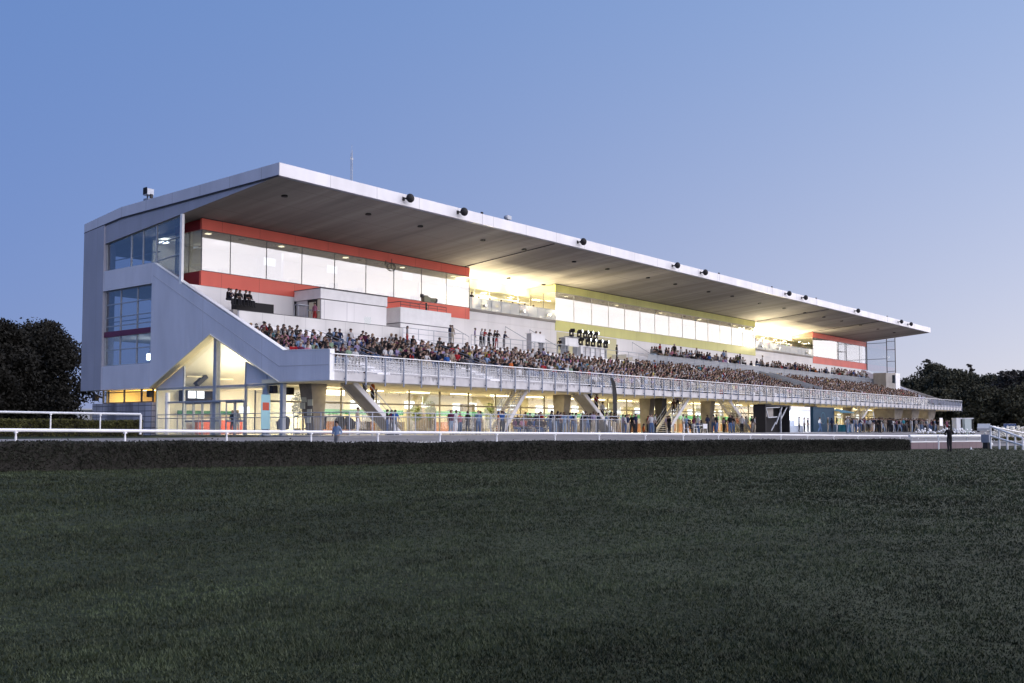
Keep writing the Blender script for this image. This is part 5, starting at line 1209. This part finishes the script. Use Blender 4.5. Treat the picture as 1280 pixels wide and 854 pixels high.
for px, y, ps, rz, tp_, bt, hr, words in ST:
    q = at(px, 540, Y=y); z = TZP if y > -3.3 else gz(q[0], y)+.05
    person(ps, (q[0], y, z), rz, tp_, bt, hr, 'person ' + words, 'people standing on the terrace', scale=.95+.1*rng.random())
# on the staircases
for xt, xb, t, px_l, tp_ in ((2.9,7.2,.55,'first','orange'),(2.9,7.2,.72,'first','black'),(28.9,33.6,.5,'third','red'),(28.9,33.6,.30,'third','white'),(28.9,33.6,.72,'third','dark grey'),(47,42.6,.62,'fourth','lilac'),(47,42.6,.45,'fourth','brown'),(47,42.6,.78,'fourth','black')):
    x = xb + (xt-xb)*t; person('stand', (x, 1.3, TZ + (4.66-TZ)*t + .02), (1.4 if xt < xb else -1.4), tp_, 'dark' if tp_ != 'black' else 'grey', 'dark brown', 'person in %s top part way up the %s staircase under the balcony' % (tp_, px_l), 'people on the stairs')
# seated low crowd behind the railing and at the garden table
k = 0
for px in np.arange(644, 684, 4.6):
    q = at(px, 536, Y=-.7 + .5*(k % 2)); k += 1; tp_ = pick(TW)
    person('sit', (q[0], q[1], TZ-.04), .5*(rng.random()-.5), tp_, pick(BW), pick(HW), 'person in %s top sitting low right of the second staircase, %s from left' % (tp_, ordn(k)), 'people sitting on the terrace')
    tag(MB().box(-.22,.22,-.2,.2,.32,.36).box(-.2,-.16,-.18,-.14,0,.32).box(.16,.2,-.18,-.14,0,.32).box(-.2,-.16,.14,.18,0,.32).box(.16,.2,.14,.18,0,.32).build('stool', M['galv'], None, (q[0], q[1]+.02, TZ)), 'low grey stool under a person right of the second staircase, %s from left' % ordn(k), 'stool', 'low stools on the terrace')
for i, (px, tp_) in enumerate(((859.5,'black'),(864,'dark grey'),(869,'white'),(877,'grey'))):
    q = at(px, 536, Y=-1.1); person('sit_lean', (q[0], -1.1, TZ-.04), (.6,-2.2,1.0,2.4)[i], tp_, 'dark', 'black', 'person in %s sitting at the white garden table' % tp_, 'people sitting on the terrace')
q = at(805, 540, Y=-2.6); person('sit', (q[0], -2.6, TZ-.44), .9, 'orange', 'dark', 'dark brown', 'person in orange top sitting on the ground before the hall doors', 'people sitting on the terrace')
# crowd at the far end of the terrace
k = 0
for px in np.arange(1058, 1160, 1.75):
    y = -2.0 - 6.5*rng.random(); q = at(px, 541, Y=y); k += 1; tp_ = pick(TW); tp_ = pick(TW) if tp_ in ('red','pink','orange','yellow') else tp_
    person(['stand','cross','lean','walk','stand','hips'][k*5 % 6], (q[0], y, (TZP if y > -3.3 else gz(q[0], y)+.05)), rng.normal(0,1.1), tp_, pick(BW), pick(HW), 'person in %s top in the far terrace crowd, %s from its left end' % (tp_, ordn(k)), 'far crowd on the terrace', scale=.93+.12*rng.random())
# two in white inside the lobby
for i, (px, pz, tp_) in enumerate(((290.5,'stand','black'),(297,'stand','white'))):
    q = at(px, 535, X=1.6); person(pz, (1.6, q[1], TZP), -1.3, tp_, 'dark' if i == 0 else 'white', 'fair', ('person in black waiting inside the glazed lobby', 'person all in white inside the glazed lobby')[i], 'people in the lobby')
# platform: the four technicians, woman in pink, onlookers at the rail
for i, px in enumerate((284, 289, 294, 301, 306, 313)):
    q = at(px, 372, Y=14.0); person(('sit_lean','sit_clap','sit_lean','sit','sit_lean','sit_turn')[i], (q[0], 14.0+.1*(i % 2), 10.62), (.5,.1,.3,-.1,.2,.1)[i], ('black','navy','black','dark grey','black','black')[i], 'dark', 'black', 'person in dark clothes on the platform by the end wall, %s of six from left' % ordn(i+1), 'people on the platform')
q = at(394, 380, Y=12.9); person('stand', (q[0], 12.95, 9.75), -1.5, 'pink', 'red', 'dark brown', 'person in pink shirt at the open door of the white booth', 'people on the platform', skin=1)
q = at(507, 425, Y=11.9); person('stand', (q[0], 11.7, 8.55), .7, 'grey', 'red', 'black', 'person in grey top and red skirt standing alone by the parapet end', 'people on the platform', long=True)
q = at(771, 440, Y=12.7); person('stand', (q[0], 12.7, 9.21), .2, 'dark grey', 'dark', 'black', 'person in dark grey standing right of the stage lights', 'people on the platform')
PL = [(564,.2,'navy','grey'),(566.5,-.2,'beige','beige'),(595,.6,'lilac','white'),(602,.1,'white','dark'),(606,0,'red','dark'),(612,.1,'black','dark'),(618,.4,'dark grey','dark'),(622,-.3,'black','red'),(631,.2,'navy','grey')]
for i, (px, rz, tp_, bt) in enumerate(PL):
    q = at(px, 425, Y=12.6); person('lean' if i > 2 else 'stand', (q[0], 12.72, 9.21), rz, tp_, bt, pick(HW), 'person in %s top at the platform railing, %s of nine from left' % (tp_, ordn(i+1)), 'people on the platform')
for i, px in enumerate((669, 674)):
    q = at(px, 416, Y=13.3); person('sit_lean', (q[0], 13.3, 10.1), .1, ('brown','white')[i], 'dark', 'dark brown', 'person in %s top working behind the left white control desk' % ('brown','white')[i], 'people on the platform')
q = at(700, 425, Y=13.2); person('sit_lean', (q[0], 13.2, 9.7), -1.2, 'black', 'dark', 'black', 'person in black bent over the control desk left of the stage lights', 'people on the platform')
# loggia guests
k = 0
for px, f in ((588.5,1),(591,0),(599,1),(612.5,0),(616,0),(622.5,0),(626.5,0),(634,0),(637,0),(641,0),(647,1),(653,0),(656,0),(660,0),(664,0),(667,0),(671,0),(674,0)):
    q = at(px, 375, Y=17.3+.8*(k % 3)); k += 1; tp_ = pick(TW)
    person('lean' if f else 'sit', (q[0], q[1], 13.42 if f else 13.55), rng.normal(0,.5), tp_, 'dark', pick(HW), 'person in %s top on lit terrace left of yellow band, %s from left' % (tp_, ordn(k)), 'guests on the lit upper terraces')
k = 0
for px in (945, 947.5, 950, 953, 961, 965, 968, 972, 977, 984, 988, 993, 1003, 1007):
    q = at(px, 425, Y=17.4+.8*(k % 3)); k += 1; tp_ = pick(TW)
    person('stand' if k % 3 else 'sit', (q[0], q[1], 13.42 if k % 3 else 13.55), rng.normal(0,.5), tp_, 'dark', pick(HW), 'person in %s top on lit terrace right of yellow band, %s from left' % (tp_, ordn(k)), 'guests on the lit upper terraces')

# ------------------------------------------------------------------ spectators on the tiers
seats = []
for i in range(12):
    x = .75 + .2*rng.random()
    while x < 137:
        row = i
        ok = not near_aisle(x)
        if x < 9: ok = ok and i >= 3 and not (i == 11 and x > 6)
        elif x < 22: ok = ok and i >= (5 if x < 14 else 4)
        elif x < 33: ok = ok and i >= 3
        if 84.4 < x < 88.9 and i > 3: ok = False
        dens = .95 if x < 6 else .88 if x < 34 else .92 if x < 48 else 1.0
        if i >= 10: dens *= .6 if x < 60 else .85
        if i == 11: dens *= .4 if x < 60 else .75
        if x > 126 and i < 4: dens *= .25
        if x > 131 and i > 7: dens = 0
        clump = .5 + .5*math.sin(x*.9 + i*1.7) * math.sin(x*.31 + i*.6)
        if ok and rng.random() < dens*(.74 + .4*clump): seats.append((i, x))
        x += .56 + .12*rng.random()
up = []
for j, y in enumerate((13.0, 13.85, 14.7)):
    x = 59.
    while x < 132:
        if rng.random() < (.62 if (int(x/7) % 4) else .15): up.append((j, x))
        x += .62 + .15*rng.random()
N_IND = 300 - sum(1 for o in bpy.data.objects if o.name.split('.')[0] == 'person')
near = sorted(range(len(seats)), key=lambda n: seats[n][1])[:max(0, N_IND)]; nearset = set(near)
SITP = ['sit', 'sit_lean', 'sit_clap', 'sit_turn']
cnt = {}
for n in sorted(near, key=lambda n: (seats[n][0], seats[n][1])):
    i, x = seats[n]; cnt[i] = cnt.get(i, 0) + 1; tp_ = pick(TW); hr = pick(HW)
    person(SITP[rng.integers(4)], (x, ROWY[i]+.52, ROWZ[i]-.0), rng.normal(-.1,.35), tp_, pick(BW), hr,
           'person in %s top seated in %s tier row, %s from end wall' % (tp_, ordn(i+1), ordn(cnt[i])), 'spectators seated on the lower tier', scale=1.03+.14*rng.random())
# everyone farther along: one mass of small figures
LOW = []
for ps in SITP + ['stand']:
    m2, mi, hp = grow(ps, 0); nvv = len(m2.vertices); V = np.empty(nvv*3); m2.vertices.foreach_get('co', V); V = V.reshape(-1, 3)
    F = []; Z = []
    for p, z in zip(m2.polygons, mi):
        vs = list(p.vertices)
        if len(vs) == 3: vs.append(vs[2]); 
        for a in range(1, len(vs)-1):
            if len(set((vs[0], vs[a], vs[a+1]))) == 3: F.append((vs[0], vs[a], vs[a+1])); Z.append(z)
    hb = MB().ball((hp[0], hp[1]+.018, hp[2]+.055), .108, 7, 5); hV = np.array(hb.v); b = len(V)
    for f in hb.f:
        for a in range(1, len(f)-1): F.append((b+f[0], b+f[a], b+f[a+1])); Z.append(4)
    LOW.append((np.concatenate([V, hV]), np.array(F), np.array(Z))); bpy.data.meshes.remove(m2)
tk, bk, hk = list(TOPS), list(BOT), list(HAIR)
mats_ = MS + [MT[a] for a in tk] + [MBt[a] for a in bk] + [MH[a] for a in hk] + [MSH]
def add_mass(places):
    VV = []; FF = []; MI = []; base = 0
    for ps, loc, rz, sc in places:
        V, F, Z = LOW[ps]; c, s_ = math.cos(rz), math.sin(rz)
        W_ = np.column_stack([V[:,0]*c - V[:,1]*s_, V[:,0]*s_ + V[:,1]*c, V[:,2]])*sc + np.array(loc)
        lut = np.array([rng.integers(4), 4 + tk.index(pick(TW)), 4+len(tk)+bk.index(pick(BW)), len(mats_)-1, 4+len(tk)+len(bk)+hk.index(pick(HW))])
        VV.append(W_); FF.append(F + base); MI.append(lut[Z]); base += len(V)
    return np.concatenate(VV), np.concatenate(FF), np.concatenate(MI)
pl = [(int(rng.integers(4)), (seats[n][1], ROWY[seats[n][0]]+.52, ROWZ[seats[n][0]]), rng.normal(-.1,.35), 1.03+.14*rng.random()) for n in range(len(seats)) if n not in nearset]
pl += [(4 if rng.random() < .12 else int(rng.integers(4)), (x, (13.0,13.85,14.7)[j]+.4, 9.2+.35*(j+1)), rng.normal(-.1,.4), 1.03+.14*rng.random()) for j, x in up]
for k in range(100):            # people on the terrace and just inside the doors, beyond the ones built one by one
    x = 12 + 72*rng.random()**.75; y = -2.2 + 7.5*rng.random()
    if x > 57 and -3 < y < 1.6: y = 2.2 + 3*rng.random()
    pl.append((4, (x, y, TZ), rng.normal(0, 1.2), .92+.14*rng.random()))
for k in range(60):
    x = 82 + 40*rng.random(); y = -6 + 3*rng.random(); pl.append((4, (x, y, gz(x, y)+.05), rng.normal(0, 1.), .95+.14*rng.random()))
V, F, mi = add_mass(pl)
tag(np_mesh('crowd', V, F, mi, mats_, smooth=True), 'dense seated crowd filling the tiers towards the far end of the stand', 'crowd', kind='stuff')
print('PEOPLE', sum(1 for o in bpy.data.objects if o.name.split('.')[0] == 'person'), 'mass', len(pl), 'faces', len(F))
